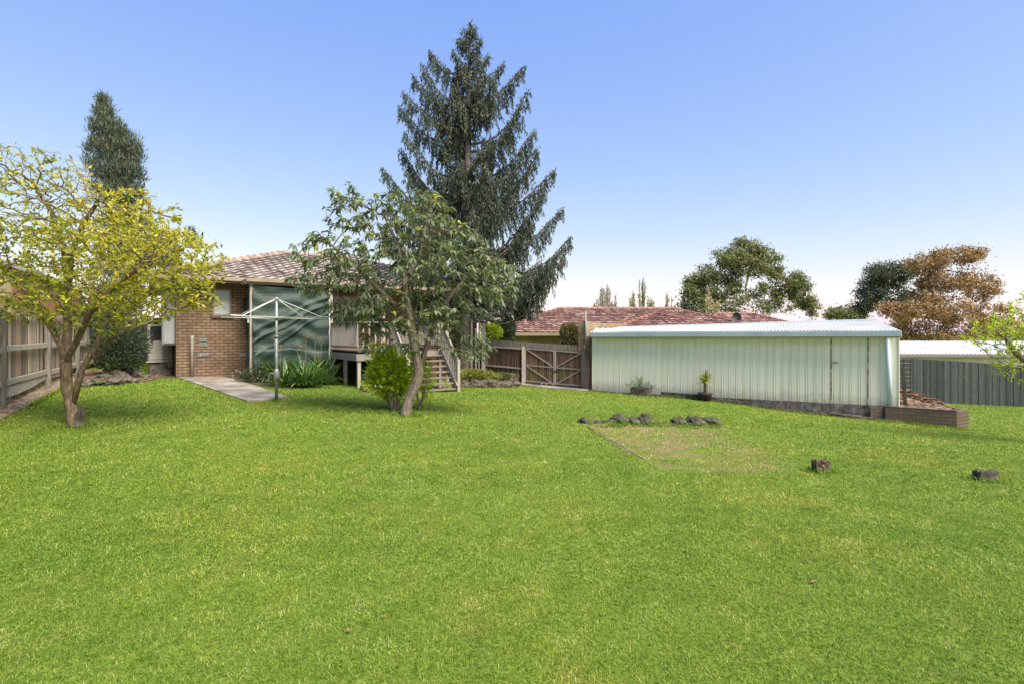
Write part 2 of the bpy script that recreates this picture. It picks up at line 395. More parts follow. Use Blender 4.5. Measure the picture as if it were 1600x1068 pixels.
def m_grass():
    m, nt, bs = new_mat('grass_blade')
    n1 = noise(nt, 0.55, 6, 0.65)
    n2 = noise(nt, 4.0, 5, 0.65)
    f = mathn(nt, 'ADD', mathn(nt, 'MULTIPLY', attr(nt), 0.60), mathn(nt, 'MULTIPLY', mathn(nt, 'ADD', mathn(nt, 'MULTIPLY', n2.outputs['Fac'], 2.2), -0.60), 0.40))
    r = ramp(nt, [(0.08, (0.042, 0.085, 0.007)), (0.38, (0.112, 0.195, 0.015)), (0.62, (0.215, 0.300, 0.030)), (0.78, (0.35, 0.38, 0.075)), (0.85, (0.50, 0.45, 0.19)), (1.0, (0.68, 0.60, 0.36))])
    nt.links.new(f, r.inputs[0])
    r1 = ramp(nt, [(0.36, (0.78, 0.93, 0.78)), (0.46, (0.98, 1.06, 0.98)), (0.54, (1.12, 1.10, 1.0)), (0.62, (1.42, 1.16, 1.15))])
    nt.links.new(n1.outputs['Fac'], r1.inputs[0])
    c = mixc(nt, 1.0, r.outputs[0], r1.outputs[0], 'MULTIPLY')
    nt.links.new(c, bs.inputs['Base Color'])
    bs.inputs['Roughness'].default_value = 0.55
    bs.inputs['Specular IOR Level'].default_value = 0.3
    t = nt.nodes.new("ShaderNodeBsdfTranslucent")
    nt.links.new(c, t.inputs[0])
    mx = nt.nodes.new("ShaderNodeMixShader")
    mx.inputs[0].default_value = 0.35
    nt.links.new(bs.outputs[0], mx.inputs[1])
    nt.links.new(t.outputs[0], mx.inputs[2])
    nt.links.new(mx.outputs[0], nt.nodes["Material Output"].inputs[0])
    return m
M['grass'] = m_grass()

# ------------------------------------------------------------------ object helpers
ORG = {}
def link(o):
    sc.collection.objects.link(o)
    return o

def tag(o, label=None, cat=None, group=None, kind=None):
    if label: o['label'] = label
    if cat: o['category'] = cat
    if group: o['group'] = group
    if kind: o['kind'] = kind
    return o

def thing(name, loc, label, cat, group=None):
    o = bpy.data.objects.new(name, None)
    o.location = loc
    o.empty_display_size = 0.2
    link(o)
    ORG[o.name] = Vector(loc)
    return tag(o, label, cat, group)

def finish(name, me, mat, parent=None, smooth=False, origin=None):
    org = ORG[parent.name] if parent else (Vector(origin) if origin is not None else Vector((0, 0, 0)))
    if org.length > 0:
        me.transform(Matrix.Translation(-org))
    o = bpy.data.objects.new(name, me)
    link(o)
    ORG[o.name] = org
    if parent:
        o.parent = parent
    else:
        o.location = org
    me.materials.append(mat)
    if smooth:
        me.polygons.foreach_set('use_smooth', [True] * len(me.polygons))
    return o

def np_mesh(name, verts, faces, mat, v=None, parent=None, smooth=False, origin=None):
    """verts (N,3); faces (M,k); v per vertex"""
    me = bpy.data.meshes.new(name)
    verts = np.asarray(verts, dtype=np.float32)
    faces = np.asarray(faces, dtype=np.int32)
    k = faces.shape[1]
    me.vertices.add(len(verts))
    me.vertices.foreach_set('co', verts.ravel())
    me.loops.add(faces.size)
    me.loops.foreach_set('vertex_index', faces.ravel())
    me.polygons.add(len(faces))
    me.polygons.foreach_set('loop_start', np.arange(0, faces.size, k, dtype=np.int32))
    me.polygons.foreach_set('loop_total', np.full(len(faces), k, dtype=np.int32))
    me.update(calc_edges=True)
    if v is not None:
        a = me.attributes.new('v', 'FLOAT', 'POINT')
        a.data.foreach_set('value', np.asarray(v, dtype=np.float32))
    return finish(name, me, mat, parent, smooth, origin)

class MB:
    def __init__(self):
        self.v, self.f, self.a = [], [], []
    def face(self, pts, val=None):
        n = len(self.v)
        val = random.random() if val is None else val
        self.v += [tuple(p) for p in pts]
        self.a += [val] * len(pts)
        self.f.append(tuple(range(n, n + len(pts))))
        return self
    def obox(self, o, a, b, c, val=None):
        """box: corner o, edges a, b, c"""
        o, a, b, c = map(Vector, (o, a, b, c))
        val = random.random() if val is None else val
        n = len(self.v)
        self.v += [tuple(o + a * i + b * j + c * k) for k in (0, 1) for j in (0, 1) for i in (0, 1)]
        self.a += [val] * 8
        F = [(0, 2, 3, 1), (4, 5, 7, 6), (0, 1, 5, 4), (2, 6, 7, 3), (0, 4, 6, 2), (1, 3, 7, 5)]
        if a.cross(b).dot(c) < 0:
            F = [tuple(reversed(q)) for q in F]
        self.f += [tuple(n + i for i in q) for q in F]
        return self
    def beam(self, p, q, w, h, up=(0, 0, 1), val=None):
        """bar centred on p-q, w across, h along up"""
        p, q = Vector(p), Vector(q)
        d = (q - p)
        up = Vector(up)
        s = d.cross(up)
        if s.length < 1e-6:
            s = d.cross(Vector((0, 1, 0)))
        s.normalize()
        u = s.cross(d).normalized()
        return self.obox(p - s * w / 2 - u * h / 2, d, s * w, u * h, val)
    def tube(self, pts, rads, n=8, cap=True, val=None):
        pts = [Vector(p) for p in pts]
        if isinstance(rads, (int, float)):
            rads = [rads] * len(pts)
        val = random.random() if val is None else val
        base = len(self.v)
        t0 = (pts[1] - pts[0]).normalized()
        ref = Vector((0, 0, 1)) if abs(t0.z) < 0.9 else Vector((1, 0, 0))
        s = t0.cross(ref).normalized()
        for i, p in enumerate(pts):
            t = (pts[min(i + 1, len(pts) - 1)] - pts[max(i - 1, 0)]).normalized()
            s = (s - t * s.dot(t)).normalized()
            u = t.cross(s)
            for k in range(n):
                a = 2 * math.pi * k / n
                self.v.append(tuple(p + (s * math.cos(a) + u * math.sin(a)) * rads[i]))
                self.a.append(val)
        for i in range(len(pts) - 1):
            for k in range(n):
                a, b = base + i * n + k, base + i * n + (k + 1) % n
                self.f.append((a, b, b + n, a + n))
        if cap:
            self.f.append(tuple(base + k for k in reversed(range(n))))
            self.f.append(tuple(base + (len(pts) - 1) * n + k for k in range(n)))
        return self
    def prism(self, poly, ext, val=None):
        """polygon extruded along ext"""
        ext = Vector(ext)
        poly = [Vector(p) for p in poly]
        val = random.random() if val is None else val
        n, b = len(poly), len(self.v)
        self.v += [tuple(p) for p in poly] + [tuple(p + ext) for p in poly]
        self.a += [val] * (2 * n)
        self.f.append(tuple(b + i for i in reversed(range(n))))
        self.f.append(tuple(b + n + i for i in range(n)))
        for i in range(n):
            j = (i + 1) % n
            self.f.append((b + i, b + j, b + n + j, b + n + i))
        return self
    def build(self, name, mat, parent=None, smooth=False, bevel=0, origin=None, recalc=False):
        me = bpy.data.meshes.new(name)
        me.from_pydata(self.v, [], self.f)
        a = me.attributes.new('v', 'FLOAT', 'POINT')
        a.data.foreach_set('value', self.a)
        uv = me.uv_layers.new(name='UVMap')
        co = self.v
        for p in me.polygons:
            n = p.normal
            if abs(n.z) > 0.8:
                for li, vi in zip(p.loop_indices, p.vertices):
                    uv.data[li].uv = (co[vi][0], co[vi][1])
            else:
                t = Vector((-n.y, n.x, 0)).normalized()
                for li, vi in zip(p.loop_indices, p.vertices):
                    uv.data[li].uv = (co[vi][0] * t.x + co[vi][1] * t.y, co[vi][2])
        o = finish(name, me, mat, parent, smooth, origin)
        if recalc:
            import bmesh
            bm = bmesh.new(); bm.from_mesh(me)
            bmesh.ops.recalc_face_normals(bm, faces=bm.faces)
            bm.to_mesh(me); bm.free()
        if bevel:
            md = o.modifiers.new('bevel', 'BEVEL')
            md.width = bevel
            md.segments = 2
            md.limit_method = 'ANGLE'
        return o

def unit(a):
    return a / np.maximum(np.linalg.norm(a, axis=-1, keepdims=True), 1e-9)

def leaves(name, P, D, L, W, mat, parent=None, fold=0.25, curve=0.0, v=None, origin=None, N=None, long=False):
    """many folded leaves; P base, D direction, L length, W width"""
    P = np.asarray(P, float); D = unit(np.asarray(D, float))
    n = len(P)
    L = np.broadcast_to(np.asarray(L, float), (n,))[:, None]
    W = np.broadcast_to(np.asarray(W, float), (n,))[:, None]
    R = rng.normal(size=(n, 3)) if N is None else N
    S = unit(np.cross(D, R))
    U = np.cross(S, D)
    v = rng.random(n) if v is None else v
    if not long:
        mid = P + D * L * 0.45
        vs = np.stack([P, mid + S * W / 2 + U * W * fold, P + D * L + U * L * curve, mid - S * W / 2 + U * W * fold], 1)
        idx = np.arange(n)[:, None] * 4
        F = np.concatenate([idx + [0, 1, 2], idx + [0, 2, 3]])
        return np_mesh(name, vs.reshape(-1, 3), F, mat, np.repeat(v, 4), parent, False, origin)
    Z = np.array([0, 0, -1.0])
    m1 = P + D * L * 0.3
    m2 = P + D * L * 0.68 + Z * L * curve * 0.45
    tip = P + D * L + Z * L * curve
    w1, w2 = W * 0.42, W * 0.5
    vs = np.stack([P, m1 + S * w1 + U * W * fold, m1, m1 - S * w1 + U * W * fold,
                   m2 + S * w2 + U * W * fold, m2, m2 - S * w2 + U * W * fold, tip], 1)
    idx = np.arange(n)[:, None] * 8
    T = [[0, 2, 1], [0, 3, 2], [1, 2, 5], [1, 5, 4], [2, 3, 6], [2, 6, 5], [4, 5, 7], [5, 6, 7]]
    F = np.concatenate([idx + t for t in T])
    return np_mesh(name, vs.reshape(-1, 3), F, mat, np.repeat(v, 8), parent, False, origin)

def ell(c, r, n, shell=0.0):
    d = unit(rng.normal(size=(n, 3)))
    t = rng.random((n, 1)) ** (1 / 3.0)
    t = shell + (1 - shell) * t
    return np.asarray(c) + d * t * np.asarray(r)

def grow(paths, att, step, infl, kill, iters=160, wob=0.15):
    """space colonisation. paths: list of (list of points, parent path index or None, parent point index)"""
    pos, par = [], []
    start = []
    for pts, pp, pi in paths:
        prev = -1 if pp is None else start[pp][pi]
        ids = []
        pts = [np.asarray(p, float) for p in pts]
        for i, p in enumerate(pts):
            if i > 0:
                a = pts[i - 1]
                k = max(1, int(np.linalg.norm(p - a) / step))
                for j in range(1, k):
                    pos.append(a + (p - a) * j / k); par.append(prev); prev = len(pos) - 1
            pos.append(p); par.append(prev); prev = len(pos) - 1
            ids.append(prev)
        start.append(ids)
    att = np.asarray(att, float)
    P = np.array(pos)
    best = np.full(len(att), 1e9); bi = np.zeros(len(att), int)
    def upd(new, off):
        nonlocal best, bi
        for i in range(0, len(new), 64):
            ch = new[i:i + 64]
            d = np.linalg.norm(att[:, None] - ch[None], axis=2)
            j = d.argmin(1); dm = d[np.arange(len(att)), j]
            m = dm < best
            best[m] = dm[m]; bi[m] = j[m] + off + i
    upd(P, 0)
    alive = np.ones(len(att), bool)
    for it in range(iters):
        alive &= best > kill
        act = alive & (best < infl)
        if not act.any():
            break
        ids = np.unique(bi[act])
        dirs = np.zeros((len(P), 3))
        np.add.at(dirs, bi[act], unit(att[act] - P[bi[act]]))
        nd = unit(unit(dirs[ids]) + rng.normal(size=(len(ids), 3)) * wob)
        new = P[ids] + nd * step
        off = len(P)
        P = np.concatenate([P, new]); par += list(ids)
        upd(new, off)
        if len(P) > 9000:
            break
    return P, np.array(par)

def radii(P, par, tip, expo=2.4, base=None):
    n = len(P)
    acc = np.zeros(n)
    for i in range(n - 1, -1, -1):
        if acc[i] == 0: acc[i] = tip ** expo
        if par[i] >= 0: acc[par[i]] += acc[i]
    r = acc ** (1 / expo)
    if base:
        f = math.log(base / tip) / math.log(r[0] / tip)
        r = tip * (r / tip) ** f
    return r

def tree_mesh(name, P, par, r, mat, parent, sides=6, minr=0.0, flare=1.0):
    kids = [[] for _ in P]
    for i, p in enumerate(par):
        if p >= 0: kids[p].append(i)
    mb = MB()
    stack = [(0, None)]
    while stack:
        s, pre = stack.pop()
        ch = [] if pre is None else [pre]
        c = s
        while True:
            ch.append(c)
            if not kids[c]: break
            ks = sorted(kids[c], key=lambda k: -r[k])
            for k in ks[1:]: stack.append((k, c))
            c = ks[0]
        if len(ch) < 2 or r[ch[-1 if pre is None else 1]] < minr: continue
        pts = [P[i] for i in ch]
        rr = [r[i] for i in ch]
        if pre is not None: rr[0] = rr[1]
        if pre is None and flare > 1:
            for q in range(min(4, len(rr))):
                rr[q] *= 1 + (flare - 1) * (1 - q / 4) ** 2
        rmax = max(rr)
        mb.tube(pts, rr, 10 if rmax > 0.06 else (6 if rmax > 0.02 else 4), cap=True)
    return mb.build(name, mat, parent, smooth=True)

def rock_mesh(c, r, seed, squash=0.7):
    import bmesh
    from mathutils import noise as mn
    bm = bmesh.new()
    bmesh.ops.create_icosphere(bm, subdivisions=4, radius=1)
    off = Vector((seed * 7.3, seed * 3.1, seed))
    for v in bm.verts:
        d = 1 + 0.42 * mn.noise(v.co * 1.2 + off) + 0.26 * mn.noise(v.co * 2.7 + off) + 0.13 * mn.noise(v.co * 6 + off) + 0.05 * mn.noise(v.co * 14 + off)
        q = v.co * d
        v.co = Vector((q.x * r[0], q.y * r[1], max(q.z, -0.6) * r[2])) + Vector(c)
    return bm

def rock(c, r, seed, label, group=None, mat='rock'):
    bm = rock_mesh((0, 0, 0), r, seed)
    me = bpy.data.meshes.new('rock')
    bm.to_mesh(me); bm.free()
    o = bpy.data.objects.new('rock', me)
    o.location = c
    link(o)
    me.materials.append(M[mat])
    me.polygons.foreach_set('use_smooth', [True] * len(me.polygons))
    return tag(o, label, 'rock', group)

def drape(name, poly, mat, lift, res=0.25, kind='structure', label=None, cat=None, bumpy=0.0):
    """sheet following the ground inside a convex-ish polygon (grid of quads between two sides)"""
    a, b, c, d = [Vector(p) for p in poly]       # a-b near edge, d-c far edge
    nu = max(2, int((b - a).length / res)); nv = max(2, int((d - a).length / res))
    vs, fs = [], []
    for j in range(nv + 1):
        for i in range(nu + 1):
            u, w = i / nu, j / nv
            p = a.lerp(b, u).lerp(d.lerp(c, u), w)
            e = math.sin(math.pi * u) * math.sin(math.pi * w)
            vs.append((p.x, p.y, float(H(p.x, p.y)) + lift + bumpy * (e ** 0.5) * (0.6 + 0.4 * math.sin(p.x * 5) * math.cos(p.y * 6))))
    for j in range(nv):
        for i in range(nu):
            k = j * (nu + 1) + i
            fs.append((k, k + 1, k + nu + 2, k + nu + 1))
    o = np_mesh(name, vs, fs, mat, None, None, True)
    tag(o, label, cat, None, kind)
    return o

# ------------------------------------------------------------------ the ground
xs = np.unique(np.concatenate([np.arange(-16, 20.01, 0.25), [-900, -400, -150, -60, -30, -20, 24, 32, 60, 150, 400, 900]]))
ys = np.unique(np.concatenate([np.arange(0, 25.01, 0.25), [-60, -20, -8, -3, -1, 30, 40, 60, 100, 200, 500, 1500]]))
gx, gy = np.meshgrid(xs, ys)
gz = H(gx, gy)
vv = np.stack([gx, gy, gz], -1).reshape(-1, 3)
nx, ny = len(xs), len(ys)
k = (np.arange(ny - 1)[:, None] * nx + np.arange(nx - 1)).ravel()[:, None]
def _in(px_, py_, poly):
    c_ = np.zeros(len(px_), bool)
    for i_ in range(len(poly)):
        a_, b_ = poly[i_], poly[(i_ + 1) % len(poly)]
        c_ ^= ((a_.y > py_) != (b_.y > py_)) & (px_ < (b_.x - a_.x) * (py_ - a_.y) / (b_.y - a_.y + 1e-12) + a_.x)
    return c_
worn = _in(vv[:, 0], vv[:, 1], (G(1040, 738), G(1262, 733), G(1122, 663), G(914, 661))).astype(float)
np_mesh('lawn', vv, np.concatenate([k, k + 1, k + nx + 1, k + nx], 1), M['lawn'], worn, None, True)['kind'] = 'structure'

def slab(name, pix, mat, th, lift):
    """paving slab laid along the ground, outline given by ground points"""
    pts = [G(*p) for p in pix]
    mb = MB()
    c = sum(pts, Vector()) / len(pts)
    mb.prism([Vector((p.x, p.y, p.z + lift - th)) for p in pts], (0, 0, th))
    o = mb.build(name, mat, None, recalc=True, bevel=0.006)
    o['kind'] = 'structure'
    return pts

PATH = slab('path', [(275, 589), (386, 627.5), (453, 622), (395, 602), (347, 588)], M['concrete'], 0.08, 0.035)

# ------------------------------------------------------------------ the brick house
A = Vector((-9.82, 15.9, 0)); DD = Vector((0.817, 0.577, 0)).normalized(); NN = Vector((0.577, -0.817, 0)).normalized()
ZF = 1.10                                      # deck floor
def HP(s, f, z): return A + DD * s + NN * f + Vector((0, 0, z))
def SX(px, f):
    """how far along the house wall (offset f in front of it) a picture column meets it"""
    u = (px - CX) / FPX
    o = A + NN * f
    return (u * o.y - o.x) / (DD.x - u * DD.y)
def ZY(px, py, f):
    p = HP(SX(px, f), f, 0)
    return EYE - (py - HY) / FPX * p.y

def tiled(mb, e0, e1, up, Ls, il, ir, course=0.32, col=0.075, tile=0.3, hgt=0.05):
    """courses of roof tiles on a sloped face. e0-e1 eave, up unit vector up the slope"""
    e0, e1, up = Vector(e0), Vector(e1), Vector(up).normalized()
    ax = (e1 - e0); L = ax.length; ax.normalize()
    nrm = ax.cross(up).normalized()
    if nrm.z < 0: nrm = -nrm
    t = 0
    ci = 0
    while t < Ls - 1e-3:
        t1 = min(t + course, Ls)
        def lim(tt): return il * tt, L - ir * tt
        a0, b0 = lim(t); a1, b1 = lim(t1)
        n = max(1, int((b0 - a0) / col))
        rows = []
        for q in range(n + 1):
            x0 = a0 + (b0 - a0) * q / n
            x1 = min(max(x0, a1), max(b1, a1))
            ph = (x0 + (ci % 2) * 0.0) / tile * 2 * math.pi
            pr = hgt * (0.5 + 0.5 * math.sin(ph)) 
            rv = random.Random(int(x0 / tile) * 7919 + ci * 104729).random()
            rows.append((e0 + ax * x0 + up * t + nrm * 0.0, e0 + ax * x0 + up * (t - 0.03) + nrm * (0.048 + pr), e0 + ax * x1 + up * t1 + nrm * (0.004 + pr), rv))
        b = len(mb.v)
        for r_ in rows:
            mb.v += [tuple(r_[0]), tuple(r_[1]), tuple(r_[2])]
            mb.a += [0.0, 0.25 + 0.75 * r_[3], 0.45 * r_[3]]  # pale nose, dark lap and back: highlight and shade put into tile colour
        for q in range(n):
            i = b + q * 3
            mb.f.append((i, i + 3, i + 4, i + 1))
            mb.f.append((i + 1, i + 4, i + 5, i + 2))
        t = t1
        ci += 1

def hip_roof(root, P, Lx, Ly, pitch, z0, mat, ridge_mat, col=0.075, course=0.32, tile=0.3, name='roof'):
    """P(s, f) -> Vector at eave height; s 0..Lx, f 0..-Ly (front at f = 0)"""
    h = Ly / 2; ph = math.radians(pitch)
    Ls = h / math.cos(ph)
    k = math.cos(ph)
    mb = MB()
    c = [P(0, 0), P(Lx, 0), P(Lx, -Ly), P(0, -Ly)]
    rd0, rd1 = P(h, -h) + Vector((0, 0, h * math.tan(ph))), P(Lx - h, -h) + Vector((0, 0, h * math.tan(ph)))
    def upv(a, b, r):
        ax = (b - a).normalized(); w = r - a
        return (w - ax * w.dot(ax)).normalized()
    for a, b, r in ((c[0], c[1], rd0), (c[1], c[2], rd1), (c[2], c[3], rd1), (c[3], c[0], rd0)):
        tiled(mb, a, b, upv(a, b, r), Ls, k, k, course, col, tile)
    o = mb.build(name, mat, root)
    rb = MB()
    segs = [(c[0], rd0), (c[3], rd0), (c[1], rd1), (c[2], rd1), (rd0, rd1)]
    for a, b in segs:
        n = max(2, int((b - a).length / 0.36))
        for i in range(n):
            p, q = a.lerp(b, i / n), a.lerp(b, (i + 1.12) / n)
            rb.tube([p + Vector((0, 0, 0.045)), q + Vector((0, 0, 0.025))], [0.105, 0.085], 7)
    r2 = rb.build('ridge_cap', ridge_mat, o)
    return o, rd0, rd1

house = thing('brick_house', HP(0, 0, 0.2), 'tan brick house with faded brown tiled roof and brown gutters behind the lemon tree', 'house')
HL, HD_ = 10.3, 7.6
mb = MB()
WB, WT = -0.6, 3.12
w_s0, w_s1 = SX(333, 0), SX(361, 0)
w_z1, w_z0 = ZY(347, 452, 0), ZY(347, 493, 0)
v_s0, v_s1 = SX(521, 0), SX(602, 0)
v_z1, v_z0 = ZY(540, 462, 0), ZY(540, 497, 0)
d_s0, d_s1 = SX(628, 0), SX(662, 0)
def wallrect(mb, s0, s1, z0, z1, f0=0.0, th=0.11):
    mb.obox(HP(s0, f0 - th, z0), DD * (s1 - s0), NN * th, (0, 0, z1 - z0))
wallrect(mb, 0, w_s0, WB, WT); wallrect(mb, w_s1, v_s0, WB, WT); wallrect(mb, w_s0, w_s1, WB, w_z0); wallrect(mb, w_s0, w_s1, w_z1, WT)
wallrect(mb, v_s1, d_s0, WB, WT); wallrect(mb, v_s0, v_s1, WB, v_z0); wallrect(mb, v_s0, v_s1, v_z1, WT)
wallrect(mb, d_s1, HL, WB, WT); wallrect(mb, d_s0, d_s1, WB, ZF); wallrect(mb, d_s0, d_s1, ZF + 2.0, WT)
mb.obox(HP(0, -HD_, WB), NN * (HD_ - 0.112), DD * 0.11, (0, 0, WT - WB))
mb.obox(HP(HL - 0.11, -HD_, WB), NN * (HD_ - 0.112), DD * 0.11, (0, 0, WT - WB))
mb.obox(HP(0.112, -HD_, WB), DD * (HL - 0.224), NN * 0.11, (0, 0, WT - WB))
wall = mb.build('wall', M['brick'], house)
def window(s0, s1, z0, z1, glass, wall_par, f=-0.04, split=None, sill=True):
    fr = MB(); t = 0.045
    fr.obox(HP(s0, f - 0.05, z0), DD * (s1 - s0), NN * 0.05, (0, 0, t)).obox(HP(s0, f - 0.05, z1 - t), DD * (s1 - s0), NN * 0.05, (0, 0, t))
    fr.obox(HP(s0, f - 0.05, z0 + t), DD * t, NN * 0.05, (0, 0, z1 - z0 - 2 * t)).obox(HP(s1 - t, f - 0.05, z0 + t), DD * t, NN * 0.05, (0, 0, z1 - z0 - 2 * t))
    for q in split or []:
        fr.obox(HP(s0 + (s1 - s0) * q - t / 2, f - 0.048, z0 + t), DD * t, NN * 0.046, (0, 0, z1 - z0 - 2 * t))
    w = fr.build('window', M['trim'], house)
    MB().obox(HP(s0 + 0.01, f - 0.04, z0 + 0.01), DD * (s1 - s0 - 0.02), NN * 0.012, (0, 0, z1 - z0 - 0.02)).build('pane', glass, w)
    if sill:
        MB().obox(HP(s0 - 0.06, -0.08, z0 - 0.085), DD * (s1 - s0 + 0.12), NN * 0.13, (0, 0, 0.083)).build('sill', M['brick_dark'], w, bevel=0.006)
    return w
window(w_s0, w_s1, w_z0, w_z1, M['glass_pale'], wall)
wv = window(v_s0, v_s1, v_z0, v_z1, M['glass_dark'], wall, split=[0.35, 0.7])
MB().obox(HP(v_s0 + 0.05, -0.062, v_z0 + 0.04), DD * (v_s1 - v_s0 - 0.1), NN * 0.008, (0, 0, (v_z1 - v_z0) * 0.5)).build('blind', M['blind'], wv)
dr = MB().obox(HP(d_s0, -0.09, ZF), DD * (d_s1 - d_s0), NN * 0.04, (0, 0, 2.0)).build('door', M['trim_cream'], house)
MB().obox(HP(d_s0 + 0.12, -0.048, ZF + 0.9), DD * (d_s1 - d_s0 - 0.24), NN * 0.006, (0, 0, 0.95)).build('pane', M['glass_dark'], dr)
# soffit, fascia, gutter
OV = 0.45
mb = MB().obox(HP(-OV, -HD_ - OV, WT), DD * (HL + 2 * OV), NN * (HD_ + 2 * OV), (0, 0, 0.03))
mb.build('soffit', M['trim_cream'], house)
mb = MB()
for (s0, f0, s1, f1) in ((-OV, OV, HL + OV, OV), (-OV, -HD_ - OV, -OV, OV), (HL + OV, -HD_ - OV, HL + OV, OV)):
    a, b = HP(s0, f0, WT + 0.05), HP(s1, f1, WT + 0.05)
    mb.beam(a, b, 0.03, 0.17)
    mb.beam(a + Vector((0, 0, 0.03)) + (NN * 0.06 if f0 == f1 else DD * (-0.06 if s0 < 0 else 0.06)), b + Vector((0, 0, 0.03)) + (NN * 0.06 if f0 == f1 else DD * (-0.06 if s0 < 0 else 0.06)), 0.09, 0.11)
mb.build('gutter', M['trim'], house, bevel=0.01)
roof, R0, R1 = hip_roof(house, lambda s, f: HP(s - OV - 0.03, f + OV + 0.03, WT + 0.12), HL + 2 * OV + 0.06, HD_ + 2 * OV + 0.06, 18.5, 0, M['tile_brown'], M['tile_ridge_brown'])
# wall vents, waste pipe, lantern
for px, py, wpx in ((317, 531, 0.2), (317, 538, 0.2), (317, 553.5, 0.3), (382, 554, 0.26)):
    s = SX(px, 0); z = ZY(px, py, 0); vt = MB()
    vt.obox(HP(s - wpx / 2, 0.002, z - 0.05), DD * wpx, NN * 0.012, (0, 0, 0.10))
    for i in range(4):
        vt.obox(HP(s - wpx / 2 + 0.01, 0.014, z - 0.045 + i * 0.024), DD * (wpx - 0.02), NN * 0.006, (0, 0, 0.012))
    vt.build('wall_vent', M['steel_dull'], house)
s = SX(300, 0.06)
mb = MB().tube([HP(s, 0.06, 0.1), HP(s, 0.06, ZY(300, 530, 0.06)), HP(s + 0.01, 0.03, ZY(300, 527, 0.06)), HP(s + 0.02, 0.0, ZY(300, 526, 0.06))], 0.05, 10)
mb.build('waste_pipe', M['deck_rail'], house, smooth=True)
s, z = SX(385, 0.12), ZY(385, 474, 0.12)
mb = MB().obox(HP(s - 0.04, 0.002, z - 0.12), DD * 0.08, NN * 0.03, (0, 0, 0.24))
mb.tube([HP(s, 0.03, z + 0.12), HP(s, 0.1, z + 0.2), HP(s, 0.14, z + 0.17)], 0.012, 6)
mb.tube([HP(s, 0.14, z + 0.17), HP(s, 0.14, z + 0.10)], [0.03, 0.13], 6)
mb.tube([HP(s, 0.14, z + 0.095), HP(s, 0.14, z - 0.12), HP(s, 0.14, z - 0.16)], [0.105, 0.075, 0.03], 6)
mb.build('wall_lantern', M['black'], house)

# verandah, shade cloth, deck
FV = 1.2
vs0, vs1 = SX(391, FV), SX(738, FV)
ver = thing('verandah', HP(vs0, FV, 0), 'low flat verandah with brown fascia along the brick house front', 'verandah')
mb = MB().obox(HP(vs0 - 0.1, 0.57, WT + 0.0), DD * (vs1 - vs0 + 0.2), NN * (FV - 0.57), (0, 0, 0.05))
mb.build('roof', M['trim'], ver)
zf = 3.12
mb = MB().beam(HP(vs0 - 0.12, FV + 0.03, zf - 0.02), HP(vs1 + 0.12, FV + 0.03, zf - 0.02), 0.03, 0.16)
mb.beam(HP(vs0 - 0.12, FV + 0.10, zf + 0.02), HP(vs1 + 0.12, FV + 0.10, zf + 0.02), 0.10, 0.10)
mb.beam(HP(vs0 - 0.12, FV + 0.02, zf - 0.02), HP(vs0 - 0.12, 0.57, zf - 0.02), 0.03, 0.16)
mb.build('fascia', M['trim'], ver, bevel=0.006)
for px in (393, 518, 600, 700, 733):
    s = SX(px, FV)
    b = HP(s, FV - 0.05, 0); zb = float(H(b.x, b.y))
    MB().obox(HP(s - 0.045, FV - 0.095, zb - 0.05), DD * 0.09, NN * 0.09, (0, 0, zf - 0.1 - zb + 0.05)).build('post', M['deck_paint'], ver, bevel=0.005)

# green shade cloth: wrinkled sheet with a thickness, wrapped round the corner post
def cloth():
    s0, s1 = SX(394, FV), SX(514.5, FV)
    z0, z1 = ZY(450, 572, FV), zf - 0.12
    nu, nv = 120, 90
    vs, fs = [], []
    side = 14
    for j in range(nv + 1):
        w = j / nv
        for i in range(-side, nu + 1):
            if i < 0:
                t = -i / side
                p = HP(s0 + 0.12 * math.sin(t * 7 + w * 5) * t * (1 - w), FV - 1.0 * t * (0.55 + 0.45 * (1 - w) + 0.1), 0)
                zz = z1 + (z0 - z1) * (1 - w) * (1.0 + 0.10 * t)
                zz = z0 + (z1 - z0) * w - 0.15 * t * (1 - w)
            else:
                u = i / nu
                fold = 0.02 * math.sin((u * 1.0 - w * 1.25 + 0.2) * 16) * math.exp(-((u - w * 0.8 - 0.1) ** 2) * 8)
                fold += 0.03 * math.sin(u * 23 + 3 * w) * (1 - w) + 0.022 * math.sin(w * 31 + u * 4 + 1.5 * math.sin(u * 9)) + 0.01 * math.sin(u * 12 - w * 9)
                for o_, a_, w_ in ((0.30, 0.07, 0.022), (0.42, 0.045, 0.03), (0.12, 0.035, 0.018)):
                    fold += a_ * math.exp(-((w - (o_ + (0.62 - o_ * .3) * u + 0.02 * math.sin(u * 11))) / w_) ** 2)
                fold += 0.045 * (1 if w < 0.20 + 0.02 * math.sin(u * 5) else 0) + 0.04 * math.exp(-((u - .03) / .02) ** 2) * (1 - w)
                fold += 0.05 * math.sin(math.pi * u) * math.sin(math.pi * w)
                p = HP(s0 + (s1 - s0) * u, FV + 0.02 + fold, 0)
                zz = z0 + (z1 - z0) * w - 0.05 * math.sin(math.pi * u) * w ** 6 - 0.02 * (1 - w) * math.sin(u * 9)
            vs.append((p.x, p.y, zz))
    n = nu + side + 1
    for j in range(nv):
        for i in range(n - 1):
            k = j * n + i
            fs.append((k, k + 1, k + n + 1, k + n))
    r = thing('shade_cloth', HP(s0, FV, z0), 'green shade cloth with creases, hung from the verandah behind the clothes hoist', 'shade cloth')
    o = np_mesh('cloth', vs, fs, M['cloth'], None, r, True)
    md = o.modifiers.new('thick', 'SOLIDIFY'); md.thickness = 0.003
    # white edge cord down the right side
    pts = [HP(s1 + 0.012 * math.sin(q * 2.3), FV + 0.03, z0 + (z1 - z0) * q / 12) for q in range(13)]
    MB().tube(pts, 0.022, 6).build('edge_strip', M['wire'], r, smooth=True)
cloth()

